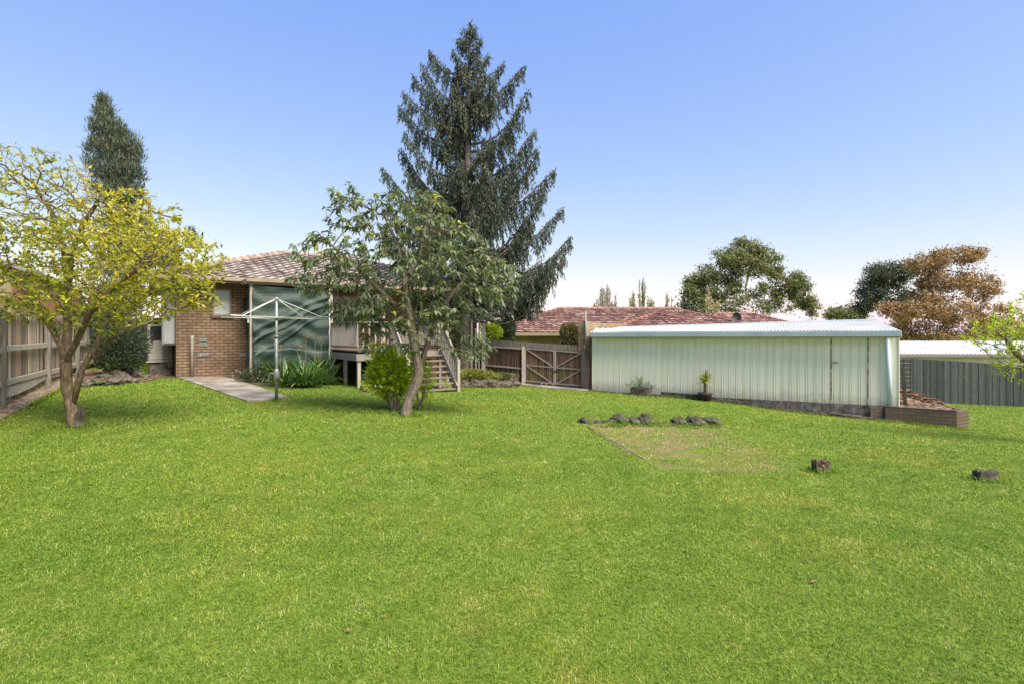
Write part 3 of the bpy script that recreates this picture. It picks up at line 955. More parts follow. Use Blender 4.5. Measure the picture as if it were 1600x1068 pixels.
deck = thing('timber_deck', HP(SX(517, FV), FV, 0), 'raised taupe timber deck with balustrade beside the green shade cloth', 'deck')
ds0 = SX(517.5, FV)
c_ = HP(ds0, 0, 0)                             # left side line; find how far it projects so that its corner stands at column 560
uu = (559 - CX) / FPX
FD = (c_.x - uu * c_.y) / (uu * NN.y - NN.x)
ds1 = SX(690, FD)
stL, stR = SX(617, FD), SX(687, FD)
mb = MB()
nb = int((FD) / 0.095)
for i in range(nb):
    mb.obox(HP(ds0, 0.02 + i * 0.095, ZF - 0.03), DD * (ds1 - ds0), NN * 0.088, (0, 0, 0.03))
mb.build('deck_boards', M['deck_board'], deck)
mb = MB()
mb.beam(HP(ds0 - 0.02, 0.02, ZF - 0.19), HP(ds0 - 0.02, FD + 0.02, ZF - 0.19), 0.045, 0.19)
mb.beam(HP(ds0 + 0.004, FD, ZF - 0.19), HP(stL, FD, ZF - 0.19), 0.045, 0.19)
mb.beam(HP(stL + 0.002, FD - 0.05, ZF - 0.13), HP(ds1, FD - 0.05, ZF - 0.13), 0.045, 0.19)
mb.beam(HP(ds1 + 0.02, 0.02, ZF - 0.13), HP(ds1 + 0.02, FD, ZF - 0.13), 0.045, 0.19)
for q in range(1, 8):
    s = ds0 + (ds1 - ds0) * q / 8
    mb.beam(HP(s, 0.04, ZF - 0.085), HP(s, FD - 0.08, ZF - 0.085), 0.045, 0.10)
mb.build('joists', M['deck_rail'], deck, bevel=0.004)
def deck_post(s, f, top, w=0.095):
    p = HP(s, f, 0); zb = float(H(p.x, p.y))
    MB().obox(HP(s - w / 2, f - w / 2, zb - 0.05), DD * w, NN * w, (0, 0, top - zb + 0.05)).build('post', M['deck_paint'], deck, bevel=0.005)
for s, f, t in ((ds0 + 0.05, FV, ZF - 0.285), (ds0 + 0.05, (FV + FD) / 2, ZF - 0.285), (ds0 + 0.05, FD - 0.06, ZF - 0.285), ((ds0 + stL) / 2, FD - 0.06, ZF - 0.285), (stL - 0.06, FD - 0.06, ZF + 0.86), (ds1 - 0.05, FD - 0.06, ZF + 0.86), (ds1 - 0.05, FV, ZF - 0.225)):
    deck_post(s, f, t)
RT = ZF + 0.80
def balustrade(p, q, gap=0.115):
    """p, q floor points; rails and balusters"""
    rb, bb = MB(), MB()
    up = Vector((0, 0, 1))
    rb.beam(p + up * 0.80, q + up * 0.80, 0.09, 0.04)
    MB().beam(p + up * 0.10, q + up * 0.10, 0.04, 0.05).build('bottom_rail', M['deck_rail'], deck, bevel=0.004)
    n = int((q - p).length / gap)
    d = (q - p)
    side = d.cross(up).normalized()
    for i in range(n + 1):
        b = p + d * ((i + 0.5) / (n + 1))
        bb.beam(b + up * 0.126 , b + up * 0.778, 0.042, 0.026, up=side)
    rb.build('handrail', M['deck_rail'], deck, bevel=0.004)
    bb.build('balusters', M['deck_paint'], deck)
zfl = ZF
balustrade(HP(ds0 + 0.02, FV, zfl), HP(ds0 + 0.02, FD - 0.02, zfl))
balustrade(HP(ds0 + 0.07, FD - 0.03, zfl), HP(stL - 0.12, FD - 0.03, zfl), 0.2)
balustrade(HP(ds1 - 0.03, FD - 0.12, zfl), HP(ds1 - 0.03, 0.1, zfl))
# timber box stored under the deck
p = HP(ds0 + 0.5, FD - 0.55, 0); zb = float(H(p.x, p.y))
bx_ = thing('storage_box', Vector((p.x, p.y, zb)), 'pale grey box stored in the dark space under the deck', 'box')
MB().obox(HP(ds0 + 0.35, FD - 0.9, zb - 0.02), DD * 0.75, NN * 0.4, (0, 0, 0.34)).build('box_body', M['deck_rail'], bx_, bevel=0.02)
MB().obox(HP(ds0 + 0.33, FD - 0.92, zb + 0.325), DD * 0.79, NN * 0.44, (0, 0, 0.05)).build('lid', M['grey_panel'], bx_, bevel=0.01)

# stairs down towards the lawn
uu = (713 - CX) / FPX
c_ = HP(stR, FD, 0)
RUN = (uu * c_.y - c_.x) / (NN.x - uu * NN.y)
RUN = max(1.0, min(1.6, RUN))
foot = HP((stL + stR) / 2, FD + RUN, 0)
zg = float(H(foot.x, foot.y))
stairs = thing('timber_stairs', Vector((foot.x, foot.y, zg)), 'open timber stairs with taupe railings leading from the deck to the lawn', 'stairs')
for s in (stL, stR):
    t0, t1 = HP(s, FD + 0.03, ZF - 0.02), HP(s, FD + RUN, zg + 0.06)
    MB().beam(t0, t1, 0.05, 0.26, up=(0, 0, 1)).build('stringer', M['deck_rail'], stairs, bevel=0.004)
NT = 7
for i in range(NT):
    t = (i + 1) / (NT + 0.3)
    z = ZF + (zg + 0.02 - ZF) * t
    p = HP(stL + 0.03, FD + RUN * t - 0.16, z - 0.04)
    MB().obox(p, DD * (stR - stL - 0.06), NN * 0.25, (0, 0, 0.042)).build('tread', M['tread'], stairs, bevel=0.004)
for s in (stL - 0.06, stR + 0.06):
    p0, p1 = HP(s, FD - 0.02, ZF + 0.80), HP(s, FD + RUN - 0.05, zg + 0.88)
    MB().beam(p0, p1, 0.05, 0.12).build('handrail', M['deck_rail'], stairs, bevel=0.006)
    bb = MB()
    for i in range(10):
        t = (i + 0.5) / 10
        top = p0.lerp(p1, t) - Vector((0, 0, 0.06)); 
        bb.obox(top - DD * 0.013 - NN * 0.021 - Vector((0, 0, 0.80)), DD * 0.026, NN * 0.042, (0, 0, 0.80))
    bb.build('balusters', M['deck_paint'], stairs)
    q = HP(s, FD + RUN, 0); zz = float(H(q.x, q.y))
    MB().obox(HP(s - 0.045, FD + RUN - 0.04, zz - 0.03), DD * 0.09, NN * 0.09, (0, 0, 0.97)).build('newel_post', M['deck_paint'], stairs, bevel=0.005)
# brick pier wall behind the open treads
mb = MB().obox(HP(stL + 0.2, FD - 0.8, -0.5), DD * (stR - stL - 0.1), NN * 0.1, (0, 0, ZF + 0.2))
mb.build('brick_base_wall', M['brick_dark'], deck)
mb = MB().obox(HP(ds0 + 0.1, 0.02, -0.5), DD * (ds1 - ds0 - 0.2), NN * 0.03, (0, 0, ZF + 0.25))  # near-black sheet added as the shade in the space under the deck
mb.build('void_shade_sheet', M['dark_void'], deck)

# services on the side wall of the house
def SWP(b, o, z): return A - NN * b - DD * o + Vector((0, 0, z))    # b back along the side wall, o out from it
gz0 = float(H(A.x - 0.3, A.y + 0.6))
wh = thing('meter_cabinet', SWP(0.6, 0.2, gz0), 'tall grey metal cabinet on the side wall of the brick house', 'cabinet')
MB().obox(SWP(0.15, 0.002, gz0 + 0.95), -NN * 0.55, -DD * 0.34, (0, 0, 1.55)).build('cabinet_body', M['grey_panel'], wh, bevel=0.01)
MB().obox(SWP(0.13, 0.03, gz0 + 1.0), NN * 0.012, -DD * 0.28, (0, 0, 1.45)).build('door', M['grey_panel'], wh, bevel=0.003)
for o_ in (0.08, 0.16):
    MB().tube([SWP(0.3, o_, gz0 + 0.95), SWP(0.3, o_, gz0 + 0.3)], 0.014, 6).build('pipe', M['black'], wh)
hw = thing('water_heater', SWP(1.6, 0.3, gz0), 'cream box water heater standing on a low stand behind the grey cabinet', 'water heater')
MB().obox(SWP(0.95, 0.05, gz0 + 0.5), -NN * 0.6, -DD * 0.62, (0, 0, 1.05)).build('heater_body', M['white_panel'], hw, bevel=0.02)
MB().obox(SWP(0.93, 0.10, gz0 + 1.1), NN * 0.01, -DD * 0.5, (0, 0, 0.4)).build('front_panel', M['black'], hw)
MB().obox(SWP(0.9, 0.05, gz0 + 0.42), -NN * 0.7, -DD * 0.66, (0, 0, 0.07)).build('stand_shelf', M['white_panel'], hw, bevel=0.004)
MB().obox(SWP(0.95, 0.06, gz0 - 0.03), -NN * 0.55, -DD * 0.56, (0, 0, 0.449)).build('stand_base', M['kerb'], hw, bevel=0.01)

# ------------------------------------------------------------------ fences
def paling_run(p, q, zb, zt, w, th, mat, parent, name='palings', gap=0.004, jit=0.02, lean=0.01, overlap=False, lap=0.018):
    """zb, zt functions of t"""
    p, q = Vector(p), Vector(q)
    p.z = q.z = 0
    L = (q - p).length; d = (q - p) / L
    n_ = Vector((d.y, -d.x, 0))
    mb = MB(); x = 0; i = 0
    while x < L - w * 0.5:
        ww = w * random.uniform(0.93, 1.04)
        t = (x + ww / 2) / L
        b, tp = zb(t), zt(t) + random.uniform(-jit, jit)
        off = n_ * ((lap if (overlap and i % 2) else 0.0) + random.uniform(-0.004, 0.004))
        ln = d * random.uniform(-lean, lean)
        o = p + d * x + off
        mb.prism([o + Vector((0, 0, b)), o + d * (ww - gap) + Vector((0, 0, b)), o + d * (ww - gap) + ln + Vector((0, 0, tp)), o + ln + Vector((0, 0, tp))], n_ * th)
        x += ww * (0.82 if overlap else 1.0); i += 1
    return mb.build(name, mat, parent, recalc=True)

FP1 = Vector((-9.35, 9.95, 0)); FP2 = Vector((-10.9, 12.75, 0))
fd = (FP2 - FP1).normalized(); fn = Vector((fd.y, -fd.x, 0))       # fn points into the yard
fz1, fz2 = float(H(FP1.x, FP1.y)), float(H(FP2.x, FP2.y))
fence = thing('paling_fence', (FP1.x, FP1.y, fz1), 'weathered grey paling fence with rails and posts along the left of the lawn', 'fence')
span = (FP2 - FP1).length
ztop = lambda t: 2.06 + 0.0 * t
def zgl(t0, t1):
    def f(t):
        p = FP1 + fd * (t0 + (t1 - t0) * t)
        return float(H(p.x, p.y)) - 0.02
    return f
seg = [(-3 * span, -2 * span), (-2 * span, -span), (-span, 0), (0, span), (span, 2 * span), (2 * span, 3 * span)]
for a, b in seg:
    dz = 0.0
    paling_run(FP1 + fd * a - fn * 0.09, FP1 + fd * b - fn * 0.09, zgl(a, b), lambda t: 2.04, 0.10, 0.014, M['paling'], fence, overlap=True, gap=0.012, lean=0.012)
    for zr in (1.98, 1.30, 0.68):
        p, q = FP1 + fd * (a + 0.06), FP1 + fd * (b - 0.06)
        MB().beam(p + Vector((0, 0, zr + random.uniform(-.02, .02))), q + Vector((0, 0, zr + random.uniform(-.02, .02))), 0.05, 0.11 if zr < 1.9 else 0.07).build('rail', M['paling_rail'], fence, bevel=0.006)
    p, q = FP1 + fd * (a + 0.06), FP1 + fd * (b - 0.06)
    mb = MB()
    for i in range(8):
        u0, u1 = p.lerp(q, i / 8), p.lerp(q, (i + 1) / 8)
        s0_, s1_ = 0.05 * math.sin(math.pi * i / 8), 0.05 * math.sin(math.pi * (i + 1) / 8)
        h0, h1 = float(H(u0.x, u0.y)), float(H(u1.x, u1.y))
        mb.obox(u0 + Vector((0, 0, h0 + 0.16 - s0_)), (u1 - u0) + Vector((0, 0, h1 - h0 - s1_ + s0_)), -fn * 0.025, (0, 0, 0.20))
    mb.build('plinth_board', M['paling_rail'], fence)
for k_ in range(-3, 4):
    p = FP1 + fd * span * k_
    h = float(H(p.x, p.y))
    MB().obox(p - fd * 0.055 - fn * 0.035 + Vector((0, 0, h - 0.05)), fd * 0.11, fn * 0.11, (0, 0, 2.10 - h)).build('post', M['post_grey'], fence, bevel=0.008)
# slatted screen above the near bays
scr = thing('slat_screen', (FP1.x, FP1.y, 2.1), 'yellowed slatted privacy screen standing above the near end of the paling fence', 'screen')
mb = MB()
x = -2.6 * span
while x < 0.42 * span:
    p = FP1 + fd * x - fn * 0.15
    mb.obox(p + Vector((0, 0, 1.95)), fd * 0.035, -fn * 0.02, (0, 0, 0.85))
    x += 0.075
mb.build('slats', M['lattice'], scr)
for zr in (2.12, 2.74):
    MB().beam(FP1 - fd * 2.6 * span - fn * 0.19 + Vector((0, 0, zr)), FP1 + fd * 0.42 * span - fn * 0.19 + Vector((0, 0, zr)), 0.035, 0.06).build('rail', M['lattice'], scr)
# dry leaf litter strip along the fence foot
a, b = FP1 - fd * 8 + fn * 0.0, FP1 + fd * 6
drape('garden_soil', (a, a + fn * 0.28, b + fn * 0.40, b), M['litter'], 0.012, bumpy=0.03)

# fence at the back left, beyond the shrub
bf = thing('back_fence', GY(205, 20.4), 'dark shaded timber fence closing the side passage beside the brick house', 'fence')
pa, pb = V(60, 520, 20.2), V(258, 520, 20.6)
paling_run(pa, pb, lambda t: 0.30, lambda t: 2.15, 0.12, 0.015, M['paling_dark'], bf, overlap=True)
for zr in (1.42, 0.92, 2.02):
    MB().beam(Vector((pa.x, pa.y - 0.06, zr)), Vector((pb.x, pb.y - 0.06, zr)), 0.04, 0.08).build('rail', M['paling_dark'], bf)
for t in (0.0, 0.5, 1.0):
    p = pa.lerp(pb, t); MB().obox((p.x - 0.05, p.y - 0.18, 0.3), (0.1, 0, 0), (0, 0.09, 0), (0, 0, 1.9)).build('post', M['paling_dark'], bf)

# fence and gates to the left of the shed
GA, GB = V(757, 529.5, 20.6), V(912, 540, 18.9)
def gY(px):
    u = (px - CX) / FPX; d = GB - GA
    return GA.y + d.y * (u * GA.y - GA.x) / (d.x - u * d.y)
def gtop(px):
    return GA.z + (GB.z - GA.z) * (gY(px) - GA.y) / (GB.y - GA.y)
def gx_(px, dy=0): return Vector(((px - CX) / FPX * gY(px), gY(px) + dy, 0))
bf2 = thing('brown_fence', GY(757, gY(757)), 'brown stained paling fence with grey weathered tops left of the double gates', 'fence')
L0, L1 = 640, 819
paling_run(gx_(L0, 0.05), gx_(L1, 0.05), lambda t: gtop(L0 + (L1 - L0) * t) - 1.85, lambda t: gtop(L0 + (L1 - L0) * t) - 0.22, 0.10, 0.014, M['paling_brown'], bf2, gap=0.008)
paling_run(gx_(L0, 0.10), gx_(910, 0.10), lambda t: gtop(L0 + (910 - L0) * t) - 0.6, lambda t: gtop(L0 + (910 - L0) * t), 0.055, 0.014, M['post_grey'], bf2, name='capping_pales', gap=0.010, jit=0.012)
for dz in (0.26, 0.98):
    a, b = gx_(L0, 0.0), gx_(L1, 0.0); a.z = gtop(L0) - dz; b.z = gtop(L1) - dz
    MB().beam(a, b, 0.04, 0.055).build('rail', M['deck_paint'], bf2, bevel=0.004)
for px in (755, 817.5):
    p = gx_(px, -0.06); h = float(H(p.x, p.y))
    MB().obox(p + Vector((-0.055, -0.045, h - 0.05)), (0.11, 0, 0), (0, 0.1, 0), (0, 0, gtop(px) - h - 0.12)).build('post', M['deck_paint'], bf2, bevel=0.006)
gates = []
def gate(px0, px1, flip, label):
    g = thing('timber_gate', GY((px0 + px1) / 2, gY((px0 + px1) / 2)), label, 'gate', 'pair of driveway gates')
    T = lambda px: gtop(px) - 0.24
    B = lambda px: float(H(gx_(px).x, gY(px))) + 0.09
    paling_run(gx_(px0 + 1, 0.03), gx_(px1 - 1, 0.03), lambda t: B(px0 + (px1 - px0) * t) - 0.04 + random.choice([0, 0, 0.05]), lambda t: T(px0 + (px1 - px0) * t) + 0.04, 0.085, 0.014, M['paling_brown'], g, gap=0.011, jit=0.01)
    def P_(px, z): v = gx_(px, 0.0); v.z = z; return v
    fr = MB(); w = 0.045
    a0, a1, b0, b1 = P_(px0, B(px0)), P_(px0, T(px0)), P_(px1, B(px1)), P_(px1, T(px1))
    fr.beam(a0, a1, w, w, up=(0, 1, 0)).beam(b0, b1, w, w, up=(0, 1, 0)).beam(a1, b1, w - 0.006, w).beam(a0 + Vector((0, 0, 0.03)), b0 + Vector((0, 0, 0.03)), w - 0.006, w)
    m0, m1 = a0.lerp(a1, 0.5), b0.lerp(b1, 0.5)
    fr.beam(m0, m1, w - 0.008, w)
    fr.build('frame', M['deck_rail'], g)
    for (u, v_) in (((a1, m1), (m0, b0)) if not flip else ((b1, m0), (m1, a0))):
        MB().beam(u - Vector((0, 0.004, 0)), v_ - Vector((0, 0.004, 0)), w - 0.01, w - 0.008).build('brace', M['deck_rail'], g)
    return g
gate(821, 865.6, False, 'left leaf of the brown double gates, brace falling to the right')
gr_ = gate(867.4, 909, True, 'right leaf of the brown double gates, next to the shed, brace falling to the left')
p = gx_(867, -0.05); p.z = gtop(867) - 0.98
MB().obox(p + Vector((-0.16, 0, 0)), (0.32, 0, 0), (0, 0.02, 0), (0, 0, 0.05)).build('latch', M['black'], gr_)
gp = thing('gate_post', GY(912, gY(912)), 'pale square timber post between the gates and the shed pier', 'post')
p = gx_(912, -0.03); h = float(H(p.x, p.y))
MB().obox(p + Vector((-0.05, -0.045, h - 0.04)), (0.10, 0, 0), (0, 0.1, 0), (0, 0, gtop(912) - h - 0.12)).build('post_shaft', M['deck_paint'], gp, bevel=0.005)
MB().obox(p + Vector((-0.06, -0.055, gtop(912) - 0.158)), (0.12, 0, 0), (0, 0.12, 0), (0, 0, 0.02)).build('post_cap', M['deck_rail'], gp)
PATCHQ = (G(1040, 738), G(1262, 733), G(1122, 663), G(914, 661))
M['thin_turf'] = m_noise('thin_turf_soil', [(0.3, (0.055, 0.085, 0.015)), (0.48, (0.09, 0.125, 0.024)), (0.6, (0.15, 0.15, 0.045)), (0.75, (0.26, 0.21, 0.11))], 3, 0.95, bmp=0.8, bdist=0.02, detail=12)
slab('driveway', [(806, 598.5), (824, 603), (918, 611), (920, 607), (850, 598)], M['concrete'], 0.06, 0.03)

# tall steel pole by the pier
p = V(915.5, 487, 18.75)
sp = thing('steel_pole', (p.x, p.y, 1.0), 'thin blue grey steel pole fixed to the dark pier beside the shed', 'pole')
MB().tube([(p.x, p.y, 0.9), (p.x - 0.01, p.y, p.z)], 0.028, 8).build('pole_shaft', M['steel_dull'], sp, smooth=True)
MB().obox((p.x - 0.04, p.y - 0.035, 1.25), (0.12, 0, 0), (0, 0.06, 0), (0, 0, 0.05)).build('bracket', M['steel'], sp)

# timber screen posts right of the deck
ts = thing('screen_posts', GY(748, 20.2), 'tall taupe slatted post screen between the spruce trunk and the brown fence', 'screen')
for px, t, w in ((737, 494, 0.07), (743.5, 512, 0.06), (748.5, 494, 0.05), (755.5, 506, 0.12)):
    p = V(px, t, 20.1 - (px - 737) * 0.01); h = float(H(p.x, p.y))
    MB().obox((p.x - w / 2, p.y, h - 0.03), (w, 0, 0), (0, 0.06, 0), (0, 0, p.z - h)).build('post', M['deck_paint'], ts, bevel=0.004)
a, b = V(733, 500, 20.2), V(762, 505, 20.2)
MB().beam(a, b, 0.05, 0.12).build('top_beam', M['deck_rail'], ts)

# right boundary fence
rf = thing('treated_fence', GY(1520, 20.6), 'grey green treated pine paling fence along the back right boundary', 'fence')
ra, rb_ = V(1375, 520, 21.3), V(1900, 520, 19.9)
def rtop(t):
    px = 1375 + 525 * t; Y = 21.3 - 1.4 * t
    return EYE - (556.5 + (px - 1375) * 0.058 - HY) / FPX * Y
def rg(t):
    p = ra.lerp(rb_, t)
    return float(H(p.x, p.y)) - 0.02
paling_run(ra, rb_, rg, rtop, 0.15, 0.016, M['paling_blue'], rf, overlap=True, gap=0.006, jit=0.01, lap=0.012)
for dz in (0.15, 0.9, 1.5):
    a, b = ra + Vector((0, 0.06, rtop(0) - dz - EYE)), rb_ + Vector((0, 0.06, rtop(1) - dz - EYE))
    MB().beam(a, b, 0.045, 0.09).build('rail', M['paling_blue'], rf)
for t in (0.0, 0.25, 0.5, 0.75, 1.0):
    p = ra.lerp(rb_, t); MB().obox((p.x - 0.05, p.y + 0.09, rg(t)), (0.1, 0, 0), (0, 0.1, 0), (0, 0, rtop(t) - rg(t) - 0.1)).build('post', M['paling_blue'], rf)

# ------------------------------------------------------------------ garden shed
SL, SR = Vector((2.72, 18.5, 0)), Vector((9.79, 13.77, 0))
sdv = (SR - SL); SLEN = sdv.length; sdv.normalize()                # left to right
sn = Vector((sdv.y, -sdv.x, 0));                                    # towards the yard
if sn.y > 0: sn = -sn
sb = -sn
def line_y(px, y0, y1): return y0 + (px - 925) / (1400 - 925) * (y1 - y0)
def shedpx(px):
    u = (px - CX) / FPX
    return (u * SL.y - SL.x) / (sdv.x - u * sdv.y)
ZB0, ZB1 = -0.36, -0.26          # cladding foot at the left and right ends
ZT0, ZT1 = 1.50, 1.60
shed = thing('garden_shed', (SL.x, SL.y, -0.4), 'long pale green metal garden shed with white corrugated roof', 'shed')
def clad(s0, s1, zfun0, zfun1, off=0.0, pw=0.2):
    mb = MB(); s = s0
    n = max(1, round((s1 - s0) / pw)); w = (s1 - s0) / n
    for i in range(n):
        val = random.random()
        a = s0 + i * w
        prof = [(0, 0.0), (0.006, 0.012), (0.020, 0.012), (0.026, -0.016), (0.046, -0.016), (0.054, 0.0), (w, 0.0)]
        for (x0, d0), (x1, d1) in zip(prof[:-1], prof[1:]):
            p, q = SL + sdv * (a + x0) + sn * (off + d0), SL + sdv * (a + x1) + sn * (off + d1)
            mb.face([p + Vector((0, 0, zfun0(a + x0))), q + Vector((0, 0, zfun0(a + x1))), q + Vector((0, 0, zfun1(a + x1))), p + Vector((0, 0, zfun1(a + x0)))], val)
    return mb
zb_ = lambda s: ZB0 + (ZB1 - ZB0) * s / SLEN
zt_ = lambda s: ZT0 + (ZT1 - ZT0) * s / SLEN
ds, de = shedpx(1298.5), shedpx(1356.5)
clad(0.0, ds, zb_, zt_).build('wall_cladding', M['shed'], shed)
clad(de, SLEN, zb_, zt_).build('wall_cladding', M['shed'], shed)
clad(ds, de, lambda s: zt_(s) - 0.06, zt_).build('door_header', M['shed'], shed)
door = clad(ds + 0.012, de - 0.012, lambda s: zb_(s) + 0.0, lambda s: zt_(s) - 0.065, -0.012).build('door', M['shed'], shed)
mb = MB()
for s_ in (ds, de):
    mb.obox(SL + sdv * (s_ - 0.014) + sn * 0.001 + Vector((0, 0, zb_(s_) - 0.02)), sdv * 0.028, sn * 0.012, (0, 0, zt_(s_) - zb_(s_) - 0.03))
mb.build('door_frame', M['rust'], shed)
p = SL + sdv * (ds + 0.05) + Vector((0, 0, zb_(ds) + 1.08))
MB().obox(p, sdv * 0.11, sn * 0.03, (0, 0, 0.03)).build('handle', M['rust'], door)
# remaining walls behind
SDW = 3.4
mb = MB()
SRb, SLb = SR + sb * SDW, SL + sb * SDW
for a, b in ((SR, SRb), (SRb, SLb), (SLb, SL)):
    mb.face([a + Vector((0, 0, ZB1 - 0.3)), b + Vector((0, 0, ZB1 - 0.3)), b + Vector((0, 0, ZT1)), a + Vector((0, 0, ZT1))])
mb.face([SL - sn * 0.05 + Vector((0, 0, ZT0 - .04)), SR - sn * 0.05 + Vector((0, 0, ZT1 - .04)), SRb + Vector((0, 0, ZT1 - .04)), SLb + Vector((0, 0, ZT0 - .04))])
mb.build('back_walls', M['shed'], shed)
# corrugated roof
def corrugate(mb, e0, e1, r0, r1, pitch=0.09, amp=0.010, thick=0.0):
    L = (e1 - e0).length; n = int(L / pitch * 8)
    nrm = (e1 - e0).cross(r0 - e0).normalized()
    if nrm.z < 0: nrm = -nrm
    b = len(mb.v)
    for i in range(n + 1):
        t = i / n
        o = nrm * (amp * math.sin(t * L / pitch * 2 * math.pi))
        mb.v += [tuple(e0.lerp(e1, t) + o), tuple(r0.lerp(r1, t) + o)]
        va = random.Random(int(t * L / 0.8)).random()
        mb.a += [va, va]
    for i in range(n):
        k = b + i * 2
        mb.f.append((k, k + 2, k + 3, k + 1))
eL, eR = V(921, 518.3, 18.35), V(1407, 516.0, 13.60)
rL, rR = V(966, 511.6, 20.0), V(1370, 500.2, 15.35)
bL, bR = rL + (rL - eL), rR + (rR - eR)
bL.z, bR.z = eL.z, eR.z
mb = MB(); corrugate(mb, eL, eR, rL, rR); corrugate(mb, bL, bR, rL, rR)
rfm = mb.build('roof', M['shed_roof'], shed, smooth=True)
MB().tube([rL + Vector((0, 0, 0.0)), rR + Vector((0, 0, 0.0))], 0.035, 8).build('ridge_cap', M['blue_gutter'], rfm)
MB().face([eR, bR, rR]).build('gable_end', M['shed'], shed)
MB().face([eL, rL, bL]).build('gable_end', M['shed'], shed)
g0, g1 = V(923, 523.0, 18.30), V(1409, 521.3, 13.50)
mb = MB().beam(g0, g1, 0.11, 0.15)
mb.build('gutter', M['blue_gutter'], shed, bevel=0.012)
MB().beam(g0 + sb * 0.062 - Vector((0, 0, 0.02)), g1 + sb * 0.062 - Vector((0, 0, 0.02)), 0.012, 0.17).build('fascia', M['trim_cream'], shed)
dt, db = SL + sdv * shedpx(1386.5) + sn * 0.06, SL + sdv * shedpx(1391.5) + sn * 0.06
dt.z, db.z = 1.5, -0.28
MB().tube([dt + sn * 0.0, dt.lerp(db, 0.5), db], 0.052, 12).build('downpipe', M['blue_pipe'], shed, smooth=True)
MB().tube([SR + sn * 0.004 + Vector((0, 0, ZB1 - 0.02)), SR + sn * 0.004 + Vector((0, 0, ZT1))], 0.02, 8).build('corner_strip', M['trim_cream'], shed)
# concrete footing following the slope under the cladding
mb = MB(); n = 40
for i in range(n):
    s0, s1 = SLEN * i / n, SLEN * (i + 1) / n
    p = SL + sdv * s0; h = min(float(H(p.x, p.y)), float(H((SL + sdv * s1).x, (SL + sdv * s1).y))) - 0.1
    mb.obox(p + sn * (0.02 + random.uniform(0, 0.025)) + Vector((0, 0, h)), sdv * (s1 - s0), sb * 0.3, (0, 0, zb_(s0) - h - random.uniform(0.0, 0.012)))
mb.build('footing', M['kerb'], shed)
st = MB()
sd0 = shedpx(1299); p = SL + sdv * sd0; h = float(H(p.x, p.y))
dst = thing('door_step', (p.x, p.y, h), 'low dark brick and pipe step lying under the shed door', 'step')
for i in range(4):
    MB().obox(SL + sdv * (sd0 + i * 0.235) + sn * 0.06 + Vector((0, 0, h - 0.06 - i * 0.012)), sdv * 0.225, sn * 0.2, (0, 0, 0.13)).build('paver', M['brick_dark'] if i != 2 else M['brick'], dst, bevel=0.006)
MB().tube([SL + sdv * (sd0 - 0.02) + sn * 0.3 + Vector((0, 0, h + 0.03)), SL + sdv * (sd0 + 1.0) + sn * 0.3 + Vector((0, 0, h - 0.03))], 0.035, 8).build('pipe', M['black'], dst, smooth=True)
# sleepers along the shed foot
def sleeper(px0, px1, f, hgt, label, w=0.09):
    s0, s1 = shedpx(px0), shedpx(px1)
    a, b = SL + sdv * s0 + sn * f, SL + sdv * s1 + sn * f
    za, zb2 = float(H(a.x, a.y)), float(H(b.x, b.y))
    mb = MB(); n = 6
    mb.beam(a + Vector((0, 0, za + hgt / 2 - 0.02)), b + Vector((0, 0, zb2 + hgt / 2 - 0.02)), w, hgt)
    o = mb.build('timber_sleeper', M['log'], None, bevel=0.01, origin=(a.x, a.y, za))
    tag(o, label, 'sleeper')
sleeper(1036, 1098, 0.16, 0.17, 'dark timber sleeper lying between the planter box and the black pot')
sleeper(1120, 1210, 0.14, 0.10, 'long low dark sleeper on the lawn right of the black pot')

# brick pier and boundary wall at the left end of the shed
pier = thing('brick_wall', (2.55, 18.7, -0.4), 'brown brick pier and boundary wall showing above the left end of the shed roof', 'wall')
p = V(920, 520, 18.62)
MB().obox((p.x - 0.14, p.y, -0.5), (0.27, 0, 0), sb * 0.23, (0, 0, 1.98)).build('pier', M['brick_dark'], pier)
a, b = V(912.5, 520, 18.95), V(996, 520, 27)
w_ = (b - a).normalized(); wn_ = Vector((w_.y, -w_.x, 0))
MB().obox((a.x, a.y, -0.5), (b - a), -wn_ * 0.2, (0, 0, 2.48)).build('wall', M['brick_yellow'], pier)
p = V(914.5, 502, 18.78)
MB().obox((p.x - 0.05, p.y, 1.2), (0.10, 0, 0), (0, 0.09, 0), (0, 0, p.z - 1.2)).build('end_post', M['paling_dark'], pier)
# little lean-to roof edge between wall and shed
lt = MB(); corrugate(lt, V(925, 519, 18.9), V(945, 519.4, 19.4), V(930, 513, 20.4), V(962, 513, 21.6), amp=0.02, pitch=0.2)
lt.build('capping', M['shed_roof'], pier)

# ------------------------------------------------------------------ raised garden bed right of the shed
bedL, bedR = G(1383, 657), G(1495, 669)
bd = (bedR - bedL); bd.z = 0; bdl = bd.length; bdn = bd.normalized()
bn = Vector((bdn.y, -bdn.x, 0)); bb_ = -bn
bed = thing('raised_garden_bed', bedL, 'low brown brick raised garden bed at the right end of the shed', 'garden bed')
BT = EYE - (638.5 - HY) / FPX * ((bedL.y + bedR.y) / 2)
mb = MB()
mb.obox(bedL + Vector((0, 0, -0.3)), bdn * bdl, bb_ * 0.11, (0, 0, BT + 0.3 - bedL.z))
q = bedR + bb_ * 0.06
c3 = G(1517, 668.5)
mb.obox(Vector((bedR.x + 0.003, bedR.y + 0.02, bedL.z - 0.5)), Vector((c3.x - bedR.x, c3.y - bedR.y + 0.05, 0)), Vector((0.35, 2.8, 0)) * 0.045, (0, 0, BT - 0.012 - bedL.z + 0.5))
mb.obox(Vector((c3.x - 0.1, c3.y + 0.2, bedL.z - 0.5)), Vector((0.1, 0, 0)), Vector((1.2, 3.4, 0)), (0, 0, BT - 0.03 - bedL.z + 0.5))
lp = G(1362, 655)
